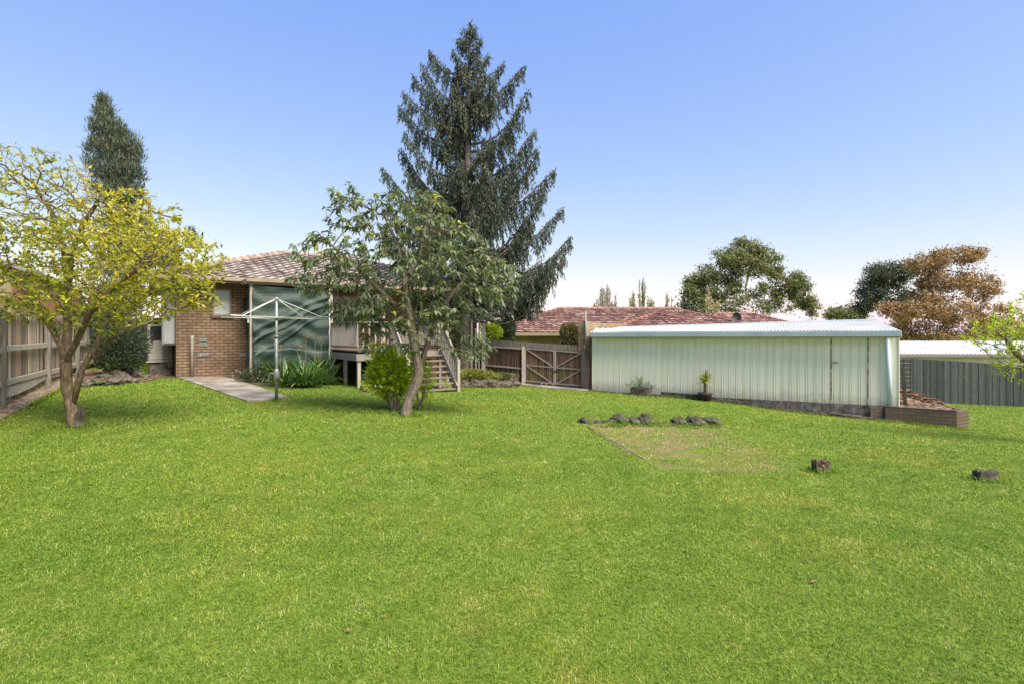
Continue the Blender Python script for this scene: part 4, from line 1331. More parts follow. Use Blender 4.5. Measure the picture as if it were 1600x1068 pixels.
mb.obox(Vector((lp.x, lp.y + 0.05, bedL.z - 0.3)), Vector((bedL.x - lp.x - 0.003, bedL.y - lp.y + 0.02, 0)), bb_ * 0.11, (0, 0, BT + 0.28 - bedL.z))
mb.build('brick_edging', M['block'], bed, recalc=True)
# coping
mb = MB().obox(bedL + Vector((0, 0, BT - bedL.z + 0.002)) - bdn * 0.01 + bn * 0.006, bdn * (bdl + 0.02), bb_ * 0.125, (0, 0, 0.018))
mb.build('coping', M['rock_brown'], bed)
def mound():
    n, m = 70, 40
    vs, fs = [], []
    from mathutils import noise as mn
    P0, P1 = Vector((bedL.x + 0.22, bedL.y + 0.09, 0)), Vector((c3.x - 0.06, c3.y + 0.25, 0))
    for j in range(m + 1):
        for i in range(n + 1):
            u, w = i / n, j / m
            p = P0.lerp(P1, u) + Vector((1.1 * w * (0.2 + u), 3.2 * w, 0))
            prof = math.sin(math.pi * min(1, w * 1.15)) ** 0.8 if w < 0.87 else 0
            side = (1 - u) ** 0.75
            h = BT - 0.05 + 0.50 * prof * side * (0.8 + 0.2 * math.sin(u * 5)) + 0.07 * mn.noise(p * 3) + 0.035 * mn.noise(p * 11)
            if i in (0, n) or j in (0, m): h = min(h, BT - 0.03)
            vs.append((p.x, p.y, h))
    for j in range(m):
        for i in range(n):
            k = j * (n + 1) + i
            fs.append((k, k + 1, k + n + 2, k + n + 1))
    np_mesh('soil_mound', vs, fs, M['mulch'], None, bed, True)
mound()
mb = MB()
for i in range(60):
    u, w = random.random(), random.uniform(.08, .75)
    p = Vector((bedL.x + 0.35 + (c3.x - bedL.x - 0.6) * u + 1.0 * w * (.2 + u), bedL.y + 0.2 + 2.6 * w, 0))
    h = BT + 0.0 + 0.46 * math.sin(math.pi * min(1, w * 1.15)) ** 0.8 * (1 - u) ** .75
    a_ = random.uniform(-.6, .6); l_ = random.uniform(.15, .5)
    q = p + Vector((math.cos(a_) * l_, math.sin(a_) * l_, 0))
    mb.tube([p + Vector((0, 0, h)), p.lerp(q, .5) + Vector((0, 0, h + random.uniform(.0, .05))), q + Vector((0, 0, h - random.uniform(.0, .10)))], [random.uniform(.012, .035), random.uniform(.02, .04), .01], 5)
mb.build('bark_pieces', M['mulch'], bed)
pk = thing('star_picket', V(1409, 637, 14.1), 'dark leaning steel picket standing in the soil of the raised bed', 'post')
MB().beam(V(1416, 645, 13.9), V(1410, 571, 14.0), 0.06, 0.05, up=(0, 1, 0)).build('picket_shaft', M['black'], pk)
MB().beam(V(1412.8, 603, 13.93), V(1412.4, 598, 13.93), 0.08, 0.04, up=(0, 1, 0)).build('notch', M['black'], pk)
# wire mesh between shed corner and fence
wm = thing('wire_mesh', V(1404, 637, 14.6), 'faint grey wire mesh panel behind the corner of the shed', 'wire mesh')
mb = MB()
for i in range(9):
    mb.tube([V(1398 + i * 3.2, 560, 15.5 + i * 0.5), V(1398 + i * 3.2, 636, 15.5 + i * 0.5)], 0.006, 4)
for j in range(12):
    mb.tube([V(1398, 560 + j * 6.8, 15.5), V(1423.6, 560 + j * 6.8, 19.5)], 0.006, 4)
mb.build('mesh_wires', M['post_grey'], wm)

# ------------------------------------------------------------------ neighbouring buildings
def box_walls(mb, P, Lx, Ly, z0, z1, th=0.15):
    mb.obox(P(0, 0) + Vector((0, 0, z0)), P(Lx, 0) - P(0, 0), (P(0, -th) - P(0, 0)), (0, 0, z1 - z0))
    mb.obox(P(0, -Ly) + Vector((0, 0, z0)), P(Lx, 0) - P(0, 0), (P(0, th) - P(0, 0)), (0, 0, z1 - z0))
    mb.obox(P(0, -Ly + th + .003) + Vector((0, 0, z0)), P(th, 0) - P(0, 0), P(0, Ly - 2 * th - .006) - P(0, 0), (0, 0, z1 - z0))
    mb.obox(P(Lx - th, -Ly + th + .003) + Vector((0, 0, z0)), P(th, 0) - P(0, 0), P(0, Ly - 2 * th - .006) - P(0, 0), (0, 0, z1 - z0))
nh = thing('red_roof_house', (6, 28.5, -0.9), 'tan house with long red terracotta tiled roof beyond the gates and shed', 'house')
x0, y0 = -1.5, 28.0
NLx, NLy = 15.4, 8.8
mb = MB()
box_walls(mb, lambda s, f: Vector((x0 + 0.5 + s, y0 + 0.5 - f, 0)), NLx - 1, NLy - 1, -1.2, 1.42)
wl = mb.build('wall', M['brick_yellow'], nh)
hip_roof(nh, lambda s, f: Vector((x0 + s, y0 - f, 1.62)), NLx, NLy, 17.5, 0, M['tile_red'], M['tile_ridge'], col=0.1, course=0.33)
MB().obox((x0, y0, 1.43), (NLx, 0, 0), (0, 0.5, 0), (0, 0, 0.02)).build('soffit', M['trim_cream'], nh)
mb = MB().beam((x0 - 0.03, y0 - 0.03, 1.55), (x0 + NLx + 0.03, y0 - 0.03, 1.55), 0.1, 0.14)
mb.beam((x0 - 0.03, y0 + 0.03, 1.55), (x0 - 0.03, y0 + NLy, 1.55), 0.1, 0.14)
mb.build('gutter', M['trim'], nh)
wdw = MB().obox((2.5, y0 + 0.47, 0.2), (1.6, 0, 0), (0, 0.04, 0), (0, 0, 1.0)).build('window', M['trim_cream'], nh)
MB().obox((2.56, y0 + 0.45, 0.26), (1.48, 0, 0), (0, 0.03, 0), (0, 0, 0.88)).build('pane', M['glass_dark'], wdw)
# projecting wing with its own small hip
wx0, wx1, wy = 4.0, 10.2, 23.9
mb = MB()
box_walls(mb, lambda s, f: Vector((wx0 + 0.5 + s, wy + 0.5 - f, 0)), wx1 - wx0 - 1, 4.2, -1.2, 1.42)
mb.build('wing_wall', M['brick_yellow'], nh)
hw_ = (wx1 - wx0) / 2; ph = math.radians(16.5); rz = 1.62 + hw_ * math.tan(ph)
mb = MB()
rf0, rf1 = Vector((wx0 + hw_, wy + hw_, rz)), Vector((wx0 + hw_, wy + hw_ + 4.0, rz))
ff = [Vector((wx0, wy, 1.62)), Vector((wx1, wy, 1.62)), Vector((wx1, wy + 6.5, 1.62)), Vector((wx0, wy + 6.5, 1.62))]
kk = math.cos(ph)
def upv(a, b, r):
    ax = (b - a).normalized(); w = r - a
    return (w - ax * w.dot(ax)).normalized()
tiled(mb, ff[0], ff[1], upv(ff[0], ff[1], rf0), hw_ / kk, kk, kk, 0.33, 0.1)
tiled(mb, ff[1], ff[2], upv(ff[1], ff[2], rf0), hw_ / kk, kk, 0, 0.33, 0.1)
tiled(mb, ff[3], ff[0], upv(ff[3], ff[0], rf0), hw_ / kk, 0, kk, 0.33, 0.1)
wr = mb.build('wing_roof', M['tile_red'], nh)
mb = MB()
for a, b in ((ff[0], rf0), (ff[1], rf0), (rf0, rf1)):
    n = int((b - a).length / 0.36)
    for i in range(n):
        mb.tube([a.lerp(b, i / n) + Vector((0, 0, .045)), a.lerp(b, (i + 1.12) / n) + Vector((0, 0, .025))], [0.105, 0.085], 7)
mb.build('ridge_cap', M['tile_ridge'], wr)
p = V(939, 482, 32.9)
MB().obox((p.x - 0.45, p.y, p.z - 0.5), (0.9, 0, 0), (0, 0.5, 0), (0, 0, 0.62)).build('vent_cap', M['tile_ridge'], nh, bevel=0.02)

nh2 = thing('far_red_roof_house', (17, 40, -1), 'farther small house with darker red hipped roof behind the middle of the shed', 'house')
x2, y2 = V(1060, 520, 38).x, 37.5
mb = MB(); box_walls(mb, lambda s, f: Vector((x2 + 0.5 + s, y2 + 0.5 - f, 0)), 9.8, 7.2, -1.4, 1.35)
mb.build('wall', M['brick_dark'], nh2)
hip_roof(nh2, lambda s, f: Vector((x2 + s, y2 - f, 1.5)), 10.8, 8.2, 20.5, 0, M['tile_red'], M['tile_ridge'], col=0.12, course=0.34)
MB().beam((x2, y2 - 0.03, 1.42), (x2 + 10.8, y2 - 0.03, 1.42), 0.1, 0.14).build('gutter', M['trim'], nh2)
# satellite dish on a bracket
p = V(1151, 497, 36.6)
dish = thing('satellite_dish', (p.x + 0.1, p.y + 0.3, p.z - 0.5), 'round dark satellite dish on a short arm against the red tiled roof', 'satellite dish')
mb = MB(); rings = 5
dirv = Vector((-0.35, -0.9, 0.25)).normalized(); ax1 = dirv.cross(Vector((0, 0, 1))).normalized(); ax2 = ax1.cross(dirv)
prev = None
pts = [[p + dirv * (0.10 * (r_ / rings) ** 2) + (ax1 * math.cos(a) * 0.30 + ax2 * math.sin(a) * 0.36) * (r_ / rings) for a in [2 * math.pi * q / 24 for q in range(24)]] for r_ in range(1, rings + 1)]
for q in range(24):
    mb.face([p, pts[0][q], pts[0][(q + 1) % 24]])
    for r_ in range(rings - 1):
        mb.face([pts[r_][q], pts[r_ + 1][q], pts[r_ + 1][(q + 1) % 24], pts[r_][(q + 1) % 24]])
o = mb.build('dish', M['black'], dish)
md = o.modifiers.new('thick', 'SOLIDIFY'); md.thickness = 0.02
MB().tube([p - dirv * 0.02, p + Vector((0.1, 0.3, -0.1)), p + Vector((0.12, 0.95, -0.62))], 0.03, 6).build('mast', M['steel_dull'], dish)
MB().tube([p + Vector((0, -0.05, -0.34)), p + dirv * 0.45 + Vector((0, 0, -0.1))], 0.015, 6).build('feed_arm', M['steel_dull'], dish)

# long white shed roof beyond the right fence
ns = thing('long_white_shed', (22, 27, -1.1), 'neighbouring long building with white corrugated roof behind the right fence', 'shed')
e0, e1 = V(1385, 555.5, 26.0), V(1800, 555.5, 26.0)
e0.z = e1.z = 0.60
q0, q1 = e0 + Vector((0, 3.6, 0.56)), e1 + Vector((0, 3.6, 0.56))
mb = MB(); corrugate(mb, e0, e1, q0, q1, pitch=0.2, amp=0.02); corrugate(mb, e0 + Vector((0, 7.2, 0)), e1 + Vector((0, 7.2, 0)), q0, q1, pitch=0.2, amp=0.02)
mb.build('roof', M['shed_roof'], ns, smooth=True)
MB().beam(e0 + Vector((0, -0.04, -0.07)), e1 + Vector((0, -0.04, -0.07)), 0.1, 0.13).build('gutter', M['post_grey'], ns)
MB().obox(e0 + Vector((0.2, 0.15, -1.9)), e1 - e0 - Vector((0.4, 0, 0)), (0, 6.9, 0), (0, 0, 1.8)).build('wall', M['trim_cream'], ns)
MB().face([e0, q0, e0 + Vector((0, 7.2, 0))]).build('gable_end', M['trim_cream'], ns)

# orange brick building over the left fence
ob = thing('orange_brick_building', (-13, 16, 0.3), 'orange brick neighbouring building with flat dark edged roof over the left fence', 'building')
a = Vector((-11.9, 12.2, 0)); L_ = 11.0
mb = MB().obox(a + Vector((0, 0, 0)), fd * L_, -fn * 5, (0, 0, 3.25))
mb.build('wall', M['brick_orange'], ob)
MB().obox(a + fn * 0.12 - fd * 0.2 + Vector((0, 0, 3.25)), fd * (L_ + 0.4), -fn * 5.3, (0, 0, 0.12)).build('roof_edge', M['trim_cream'], ob)
MB().obox(a + fn * 0.25 - fd * 6.0 + Vector((0, 0, 3.30)), fd * 6.3, -fn * 5, (0, 0, 0.16)).build('gutter', M['black'], ob)
MB().obox(a + fn * 0.02 - fd * 5.7 + Vector((0, 0, 0)), fd * 5.6, -fn * 5, (0, 0, 3.29)).build('side_wall', M['trim_cream'], ob)

# ------------------------------------------------------------------ clothes hoist
hb = G(432, 625.5)
HZt = EYE - (467 - HY) / FPX * hb.y
hoist = thing('rotary_clothes_hoist', hb, 'galvanised rotary clothes hoist standing at the end of the concrete path', 'clothes line')
def up(z): return hb + Vector((0, 0, z))
zt = HZt - hb.z
mb = MB().tube([up(-0.05), up(zt * 0.62)], 0.034, 12)
mb.build('lower_pole', M['steel_dull'], hoist, smooth=True)
MB().tube([up(zt * 0.30), up(zt)], 0.026, 12).build('inner_pole', M['steel'], hoist, smooth=True)
MB().tube([up(zt * 0.615), up(zt * 0.64)], 0.042, 12).build('collar', M['steel_dull'], hoist, smooth=True)
mb = MB().tube([up(zt * 0.20), up(zt * 0.235), up(zt * 0.27), up(zt * 0.30), up(zt * 0.315)], [0.04, 0.062, 0.07, 0.05, 0.036], 12)
gb = mb.build('winding_gear', M['steel'], hoist, smooth=True)
h0 = up(zt * 0.27)
MB().tube([h0, h0 + Vector((-0.14, -0.04, 0.0)), h0 + Vector((-0.15, -0.05, -0.16)), h0 + Vector((-0.22, -0.06, -0.17))], 0.011, 6).build('crank_handle', M['steel'], gb, smooth=True)
top, hub = up(zt), up(zt * 0.81)
MB().tube([top - Vector((0, 0, 0.02)), top + Vector((0, 0, 0.03))], [0.05, 0.03], 12).build('cap', M['steel'], hoist, smooth=True)
MB().tube([hub - Vector((0, 0, 0.035)), hub + Vector((0, 0, 0.035))], 0.045, 12).build('hub', M['steel_dull'], hoist, smooth=True)
tips = []
for kq, a in enumerate((200, 290, 20, 110)):
    ar = math.radians(a - 32)
    tip = hub + Vector((math.cos(ar) * 1.42, math.sin(ar) * 1.42, 0.02))
    tips.append(tip)
    arm = MB().tube([hub, tip], 0.013, 8).build('arm', M['wire'], hoist, smooth=True)
    MB().tube([top, hub.lerp(tip, 0.78)], 0.010, 6).build('stay', M['wire'], arm, smooth=True)
mb = MB()
for fr_ in (1.0, 0.86, 0.72, 0.58):
    for i in range(4):
        p, q = hub.lerp(tips[i], fr_), hub.lerp(tips[(i + 1) % 4], fr_)
        mid = p.lerp(q, 0.5) - Vector((0, 0, 0.02 * fr_))
        mb.tube([p, mid, q], 0.0028, 4)
mb.build('line_wires', M['wire'], hoist)
p = hub.lerp(tips[0], 0.5)
peg = thing('clothes_peg', p, 'single pale clothes peg hanging from the left arm of the hoist', 'peg')
MB().beam(p - Vector((0.006, 0, -0.01)), p - Vector((0.012, 0, 0.11)), 0.02, 0.012, up=(0, 1, 0)).build('peg_leg', M['blind'], peg)
MB().beam(p - Vector((-0.006, 0, -0.01)), p - Vector((-0.008, 0, 0.11)), 0.02, 0.012, up=(0, 1, 0)).build('peg_leg', M['blind'], peg)

# ------------------------------------------------------------------ rocks, stumps, edging
rk = [(968, 660, 13, 12, 'tallish pitted grey rock at the left end of the rock row in the lawn'),
      (986, 661, 12, 10, 'low rounded rock second from the left in the rock row'),
      (1008, 661, 12, 14, 'largest upright rock in the middle of the rock row'),
      (1061, 662, 12, 10, 'squat dark rock just right of the gap in the rock row'),
      (1086, 663, 15, 11, 'wide flat topped rock between two squat rocks in the row'),
      (1112, 663, 14, 10, 'dark rock at the right end of the rock row')]
for i, (px, py, wpx, hpx, lb) in enumerate(rk):
    g = G(px, py)
    s = g.y / FPX
    rock(g + Vector((0, 0.02, hpx * s * 0.22)), (wpx * s * 1.06, wpx * s * 0.8, hpx * s * 0.86), i + 3, lb, 'row of rocks across the lawn')
def edging(a, b, w, hgt, label, mat='log'):
    pa_, pb_ = G(*a), G(*b)
    mb = MB(); n = 5
    for i in range(n):
        u, v_ = pa_.lerp(pb_, i / n), pa_.lerp(pb_, (i + 1) / n)
        mb.beam(u + Vector((0, 0, hgt / 2 - .01 + random.uniform(-.008, .008))), v_ + Vector((0, 0, hgt / 2 - .01 + random.uniform(-.008, .008))), w * random.uniform(.85, 1.1), hgt)
    tag(mb.build('timber_edging', M[mat], None, bevel=0.006, origin=pa_), label, 'garden edging')
edging((913, 661), (960, 660), 0.07, 0.07, 'weathered timber edging joining the left end of the rock row')
edging((1022, 661.5), (1050, 661.5), 0.06, 0.06, 'short timber edging in the gap of the rock row')
edging((914, 662), (1006, 716), 0.022, 0.014, 'sunken timber edge running diagonally from the rock row towards the camera', 'litter')
rock(G(912, 660) + Vector((0, 0, 0.03)), (0.10, 0.08, 0.09), 31, 'small corner rock where the two timber edgings meet')
sticks = MB()
def stump(px, py, wpx, hpx, label, seed):
    g = G(px, py); s = g.y / FPX
    w, hh = wpx * s, hpx * s
    t = thing('post_stump', g, label, 'stump')
    mb = MB(); R = random.Random(seed); n = 16; rings = []
    ang = R.uniform(-.3, .3)
    ca, sa = math.cos(ang), math.sin(ang)
    for (z, sc_) in ((-0.05, 1.02), (hh * 0.4, 1.0), (hh * 0.85, 0.98), (hh, 0.94)):
        ring = []
        for q in range(n):
            a = 2 * math.pi * q / n
            x_, y_ = max(-0.8, min(0.8, math.cos(a) * 1.15)) / 0.8, max(-0.8, min(0.8, math.sin(a) * 1.15)) / 0.8
            x_ *= w / 2 * sc_ * (1 + R.uniform(-.03, .03)); y_ *= w * 0.28 * sc_ * (1 + R.uniform(-.03, .03))
            ring.append(g + Vector((x_ * ca - y_ * sa, x_ * sa + y_ * ca, z + (R.uniform(-.03, .012) if z == hh else 0))))
        rings.append(ring)
    for k_ in range(3):
        for q in range(n):
            mb.face([rings[k_][q], rings[k_][(q + 1) % n], rings[k_ + 1][(q + 1) % n], rings[k_ + 1][q]], 0.5)
    mb.face(rings[-1])
    mb.build('stump_sides', M['log'], t)
    return t, g, w, hh
t, g, w, hh = stump(1283, 736, 24, 19, 'short weathered timber post stump with a split rotten face on the lawn', 5)
mb = MB()
for i in range(9):
    xx = -w * 0.22 + i * w * 0.05
    mb.beam(g + Vector((xx, -w * 0.29, -0.0)), g + Vector((xx + random.uniform(-.02, .02), -w * 0.285, hh * random.uniform(.8, 1.04))), 0.016, 0.02)
mb.build('split_wood', M['log_end'], t)
stump(1540, 750, 29, 17, 'flat topped dark timber post stump at the right side of the lawn', 9)
rk2 = [(150, 601, 15, 8), (176, 600, 16, 9), (199, 597, 14, 9), (222, 592, 12, 11), (207, 586, 12, 12), (133, 603, 10, 9), (163, 593, 13, 8), (187, 592, 12, 10)]
lb2 = ['low grey rock at the front left of the shrub garden edge', 'reddish grey rock at the front middle of the shrub garden', 'rounded rock at the front right of the shrub garden', 'dark rock at the right tip of the shrub garden nearest the passage',
       'upright dark rock just behind the right tip of the shrub garden', 'rock half hidden behind the lemon tree trunk', 'flat rock under the dark shrub on the left side', 'brown rock under the dark shrub on the right side']
for i, ((px, py, a, b), lb) in enumerate(zip(rk2, lb2)):
    g = G(px, py); s = g.y / FPX
    rock(g + Vector((0, 0, b * s * .35)), (a * s, a * s * .7, b * s * .9), 40 + i, lb, 'rocks edging the shrub garden', 'rock_brown' if i % 3 else 'rock')
drape('mulch_bed', (G(118, 604), G(232, 596), G(262, 586), GY(110, 17)), M['mulch'], 0.02, 0.12, bumpy=0.12)
drape('passage_soil', (G(222, 590), G(280, 590), G(275, 584), G(222, 581)), M['soil'], 0.012)
# bed in front of the deck and by the gates
drape('front_bed', (G(352, 594), G(450, 607), GY(520, 17.6), GY(372, 16.6)), M['soil'], 0.02, 0.15)
drape('stair_soil', (G(575, 612), G(706, 612), G(700, 604), G(585, 600)), M['soil'], 0.012)
drape('gate_bed', (G(716, 605), G(812, 604), GY(812, 20.2), GY(722, 20.6)), M['soil'], 0.02, 0.2, bumpy=0.10)
drape('shed_edge_soil', (SL + sn * 0.35, SR + sn * 0.42, SR, SL), M['soil'], 0.010)
for i, (px, py, a, b, lb) in enumerate([(722, 604, 10, 9, 'pale rock at the stair end of the low gate garden edge'), (742, 604, 12, 10, 'long dark rock second from the stairs in the gate garden edge'), (765, 604, 14, 11, 'broad brown rock in the middle of the gate garden edge'),
                                    (787, 604, 14, 9, 'flat brown rock third from the gates in the garden edge'), (803, 603, 9, 11, 'mossy end rock of the garden edge nearest the gates')]):
    g = G(px, py); s = g.y / FPX
    rock(g + Vector((0, 0, b * s * .35)), (a * s, a * s * .6, b * s * .8), 60 + i, lb, 'rocks edging the gate garden', 'rock_brown')
g = G(414, 596)
lg = thing('timber_offcut', g, 'grey weathered timber offcut leaning beside the hoist in the flower bed', 'log')
MB().beam(V(410, 588, g.y) , V(430, 600, g.y - 0.3), 0.16, 0.13).build('offcut_block', M['log'], lg, bevel=0.02)
MB().beam(V(409, 586, g.y), V(412, 588.5, g.y - 0.05), 0.13, 0.10).build('cut_end', M['log_end'], lg)
# little black figure stump by the spruce: dark pot
g = GY(744, 19.6, 0.10)
pt = thing('dark_urn', g, 'small dark rounded pot standing behind the rocks near the spruce trunk', 'pot')
MB().tube([g, g + Vector((0, 0, .12)), g + Vector((0, 0, .26)), g + Vector((0, 0, .34))], [0.09, 0.15, 0.17, 0.12], 14).build('urn_body', M['black'], pt, smooth=True)
MB().tube([g + Vector((0, 0, .33)), g + Vector((0, 0, .36))], [0.14, 0.14], 14).build('rim', M['black'], pt, smooth=True)
# hanging dish near stairs
hbp = V(616.5, 534, 16.0)
bfd = thing('bird_feeder', hbp, 'dark shallow bird feeder dish fixed beside the left stair rail', 'bird feeder')
MB().tube([hbp, hbp + Vector((0, 0, .03)), hbp + Vector((0, 0, .09))], [0.03, 0.12, 0.15], 14).build('feeder_dish', M['log'], bfd, smooth=True)
MB().tube([hbp + Vector((0, 0, .05)), hbp + Vector((0, 0, .45))], 0.008, 5).build('hanger', M['black'], bfd)

# ------------------------------------------------------------------ potted plants by the shed
def strap_clump(root, c, n, L, W, mat, name='leaves', spread=1.0, seg=5, droop=1.0, base_r=0.08, upb=0.9, low=0.35):
    vs, fs, av = [], [], []
    for i in range(n):
        az = random.uniform(0, 2 * math.pi); el = random.uniform(low, 1.35) * upb
        l = L * random.uniform(0.6, 1.1); w = W * random.uniform(0.8, 1.2)
        d = Vector((math.cos(az) * math.cos(el), math.sin(az) * math.cos(el), math.sin(el)))
        p = Vector(c) + Vector((math.cos(az), math.sin(az), 0)) * random.uniform(0, base_r)
        s = d.cross(Vector((0, 0, 1)))
        s = s.normalized() if s.length > 1e-4 else Vector((1, 0, 0))
        b = len(vs); val = random.random()
        for q in range(seg + 1):
            t = q / seg
            ww = w * (1 - t ** 2.5) * 0.5 + 0.001
            vs += [tuple(p - s * ww), tuple(p + s * ww)]; av += [val, val]
            p = p + d * (l / seg)
            d = (d + Vector((0, 0, -0.30 * droop * (0.4 + t)))).normalized()
        for q in range(seg):
            k = b + q * 2
            fs.append((k, k + 1, k + 3, k + 2))
    return np_mesh(name, vs, fs, mat, av, root, False)
g = SL + sdv * shedpx(1107) + sn * 0.42; g.z = float(H(g.x, g.y))
pot = thing('potted_yucca', g, 'small spiky yucca with yellow green leaves in a black pot by the shed', 'potted plant')
s = g.y / FPX
MB().tube([g, g + Vector((0, 0, 10 * s)), g + Vector((0, 0, 12.5 * s))], [8 * s, 10.5 * s, 11.5 * s], 16).build('pot', M['black'], pot, smooth=True)
MB().tube([g + Vector((0, 0, 12.3 * s)), g + Vector((0, 0, 12.7 * s))], [10.4 * s, 10.4 * s], 16).build('potting_soil', M['soil'], pot)
MB().tube([g + Vector((0, 0, 11 * s)), g + Vector((.01, 0, 20 * s)), g + Vector((0, 0, 31 * s))], [2.2 * s, 2.6 * s, 1.8 * s], 8).build('stem', M['bark_grey'], pot, smooth=True)
strap_clump(pot, g + Vector((0, 0, 31 * s)), 130, 20 * s, 0.030, M['leaf_yucca'], base_r=0.03, upb=1.1, droop=0.25, low=-0.35)
g = SL + sdv * shedpx(1005) + sn * 0.40; g.z = float(H(g.x, g.y))
pl = thing('timber_planter', g, 'weathered timber planter box with a fern like plant by the shed', 'planter')
s = g.y / FPX
dx = sdv * 27 * s
o0 = g - dx / 2 + Vector((0, 0, -0.03))
mb = MB().obox(o0, dx, sn * 0.025, (0, 0, 0.27)).obox(o0 + sb * 0.26, dx, sn * 0.025, (0, 0, 0.27))
mb.obox(o0 + sb * 0.23, sdv * 0.025, sn * 0.228, (0, 0, 0.27)).obox(o0 + dx - sdv * 0.025 + sb * 0.23, sdv * 0.025, sn * 0.228, (0, 0, 0.27))
mb.build('box_boards', M['log'], pl, bevel=0.004)
MB().obox(o0 + sdv * 0.027 + sb * 0.232, dx - sdv * 0.054, sn * 0.228, (0, 0, 0.23)).build('potting_soil', M['soil'], pl)
P_, D_ = [], []
for az, el, L in ((120, 70, .34), (60, 75, .30), (170, 35, .36), (0, 30, .36), (-10, 50, .30), (200, 55, .30), (20, 15, .42), (90, 80, .25)):
    a_, e_ = math.radians(az), math.radians(el)
    p = g + sb * 0.12 + Vector((0, 0, .20)); d = Vector((math.cos(a_) * math.cos(e_), math.sin(a_) * math.cos(e_) * .4, math.sin(e_)))
    for q in range(18):
        p = p + d * (L / 15); d = (d + Vector((0, 0, -0.045))).normalized()
        sd_ = d.cross(Vector((0, -1, 0.2))).normalized()
        for sg in (-1, 1):
            P_.append(tuple(p)); D_.append(tuple(d * 0.6 + sd_ * sg + Vector((0, 0, .1))))
leaves('fronds', P_, D_, 0.07, 0.02, M['leaf_strap'], pl)
# ------------------------------------------------------------------ flower bed plants
ag = [((418, 596), 1.0, 'agapanthus clump left of the hoist pole below the shade cloth'), ((462, 604), 0.95, 'yellow streaked agapanthus clump just right of the hoist pole'), ((492, 600), 1.15, 'largest dark agapanthus clump beside the deck post'),
      ((440, 595), 1.0, 'agapanthus clump behind the hoist pole against the shade cloth')]
for i, ((px, py), k_, lb) in enumerate(ag):
    g = G(px, py)
    a_ = thing('agapanthus', g, lb, 'plant', 'agapanthus clumps under the shade cloth')
    for q in range(5):
        c = g + Vector((random.uniform(-.38, .38), random.uniform(-.1, .45), 0))
        strap_clump(a_, c, 60, 0.98 * k_, 0.045, M['leaf_strap'], base_r=0.10, droop=0.95, name='leaves')
fl = [((430, 600), (428.5, 528)), ((437, 600), (437, 541)), ((475, 600), (478, 526)), ((462, 600), (473, 541)), ((488, 600), (493, 526)), ((497, 600), (503, 531))]
FLB = ['dried flower head left of the hoist pole, highest of the pair there', 'dried flower head just right of the hoist pole, low down', 'dried flower head on the left of the tall pair right of the hoist', 'dried flower head on a leaning pale stalk, lowest right of the hoist', 'tall dried flower head second from the deck side', 'dried flower head nearest the deck post']
for (b_, t_), flb in zip(fl, FLB):
    g = G(b_[0], 598); top_ = V(t_[0], t_[1], g.y)
    f_ = thing('dry_flower_stalk', g, flb, 'flower', 'dried flower heads')
    mid = g.lerp(top_, .5) + Vector((random.uniform(-.03, .03), 0, 0))
    MB().tube([g, mid, top_], 0.006, 5).build('stalk', M['twig'], f_)
    n = 60
    leaves('flower_head', np.tile(np.array(top_), (n, 1)), rng.normal(size=(n, 3)), 0.09, 0.012, M['dry_flower'], f_)

def bush(name, c, r, n, L, W, mat, label, cat='bush', stems=8, shell=0.55, group=None, base=None, lobes=9, flat=0.0, upbias=0.4):
    c = Vector(c); base = Vector(base) if base else Vector((c.x, c.y, float(H(c.x, c.y))))
    t = thing(name, base, label, cat, group)
    cs = ell((c.x, c.y, c.z), np.array(r) * 0.62, lobes)
    pts = []
    for q in cs:
        rr = np.array(r) * random.uniform(0.34, 0.55)
        pts.append(ell(q, rr, n // lobes, shell))
    P_ = np.concatenate(pts)
    P_ = P_[P_[:, 2] > H(P_[:, 0], P_[:, 1]) + 0.02]
    D_ = unit(P_ - np.array(c)) + rng.normal(size=P_.shape) * 0.6 + np.array([0, 0, upbias])
    v = np.clip(rng.normal(0.5, 0.22, len(P_)), 0, 1)
    leaves('foliage', P_, D_, L * rng.uniform(.7, 1.2, len(P_)), W, mat, t, v=v)
    mb = MB()
    for i in range(stems):
        q = Vector(cs[i % lobes])
        mb.tube([base + Vector((random.uniform(-.1, .1) * r[0], random.uniform(-.1, .1), -0.02)), base.lerp(q, .5) + Vector((random.uniform(-.1, .1), 0, 0)), q], [0.02 + r[0] * 0.02, 0.015, 0.006], 6)
    mb.build('stems', M['bark_grey'], t, smooth=True)
    return t

g = G(178, 594)
bush('dark_shrub', g + Vector((-0.35, 0.7, 0.85)), (0.85, 0.7, 0.85), 9000, 0.085, 0.022, M['leaf_shrub'], 'dark green needle leaved shrub growing behind the rocks left of the brick house', 'shrub', lobes=16)
g = GY(235, 17.8)
bush('dark_shrub', Vector((g.x - 1.7, g.y, 1.9)), (1.1, 0.7, 1.3), 5500, 0.10, 0.03, M['leaf_shrub'], 'tall dark bush in the shaded passage behind the lemon tree crown', 'shrub', lobes=12)
g = G(384, 598)
fb = bush('white_daisy_bush', g + Vector((0.15, 0.15, 0.18)), (0.62, 0.35, 0.26), 3000, 0.05, 0.012, M['leaf_shrub'], 'low dark bush dotted with tiny white flowers at the edge of the path', 'bush', lobes=10)
P_ = ell((g.x + 0.15, g.y + 0.10, g.z + 0.20), (0.6, 0.33, 0.28), 130, 0.9)
P_ = P_[(P_[:, 2] > g.z + 0.1)]
o_ = leaves('flowers', P_, rng.normal(size=P_.shape) * .5 + np.array([0, -1, .6]), 0.03, 0.03, M['petal'], fb)
o_['kind'] = 'stuff'
g = GY(365, 16.9)
bush('dry_bush', g + Vector((0, 0, 0.22)), (0.8, 0.3, 0.32), 1500, 0.07, 0.008, M['dry_flower'], 'thin dry brown bush against the foot of the brick wall', 'bush', lobes=8)
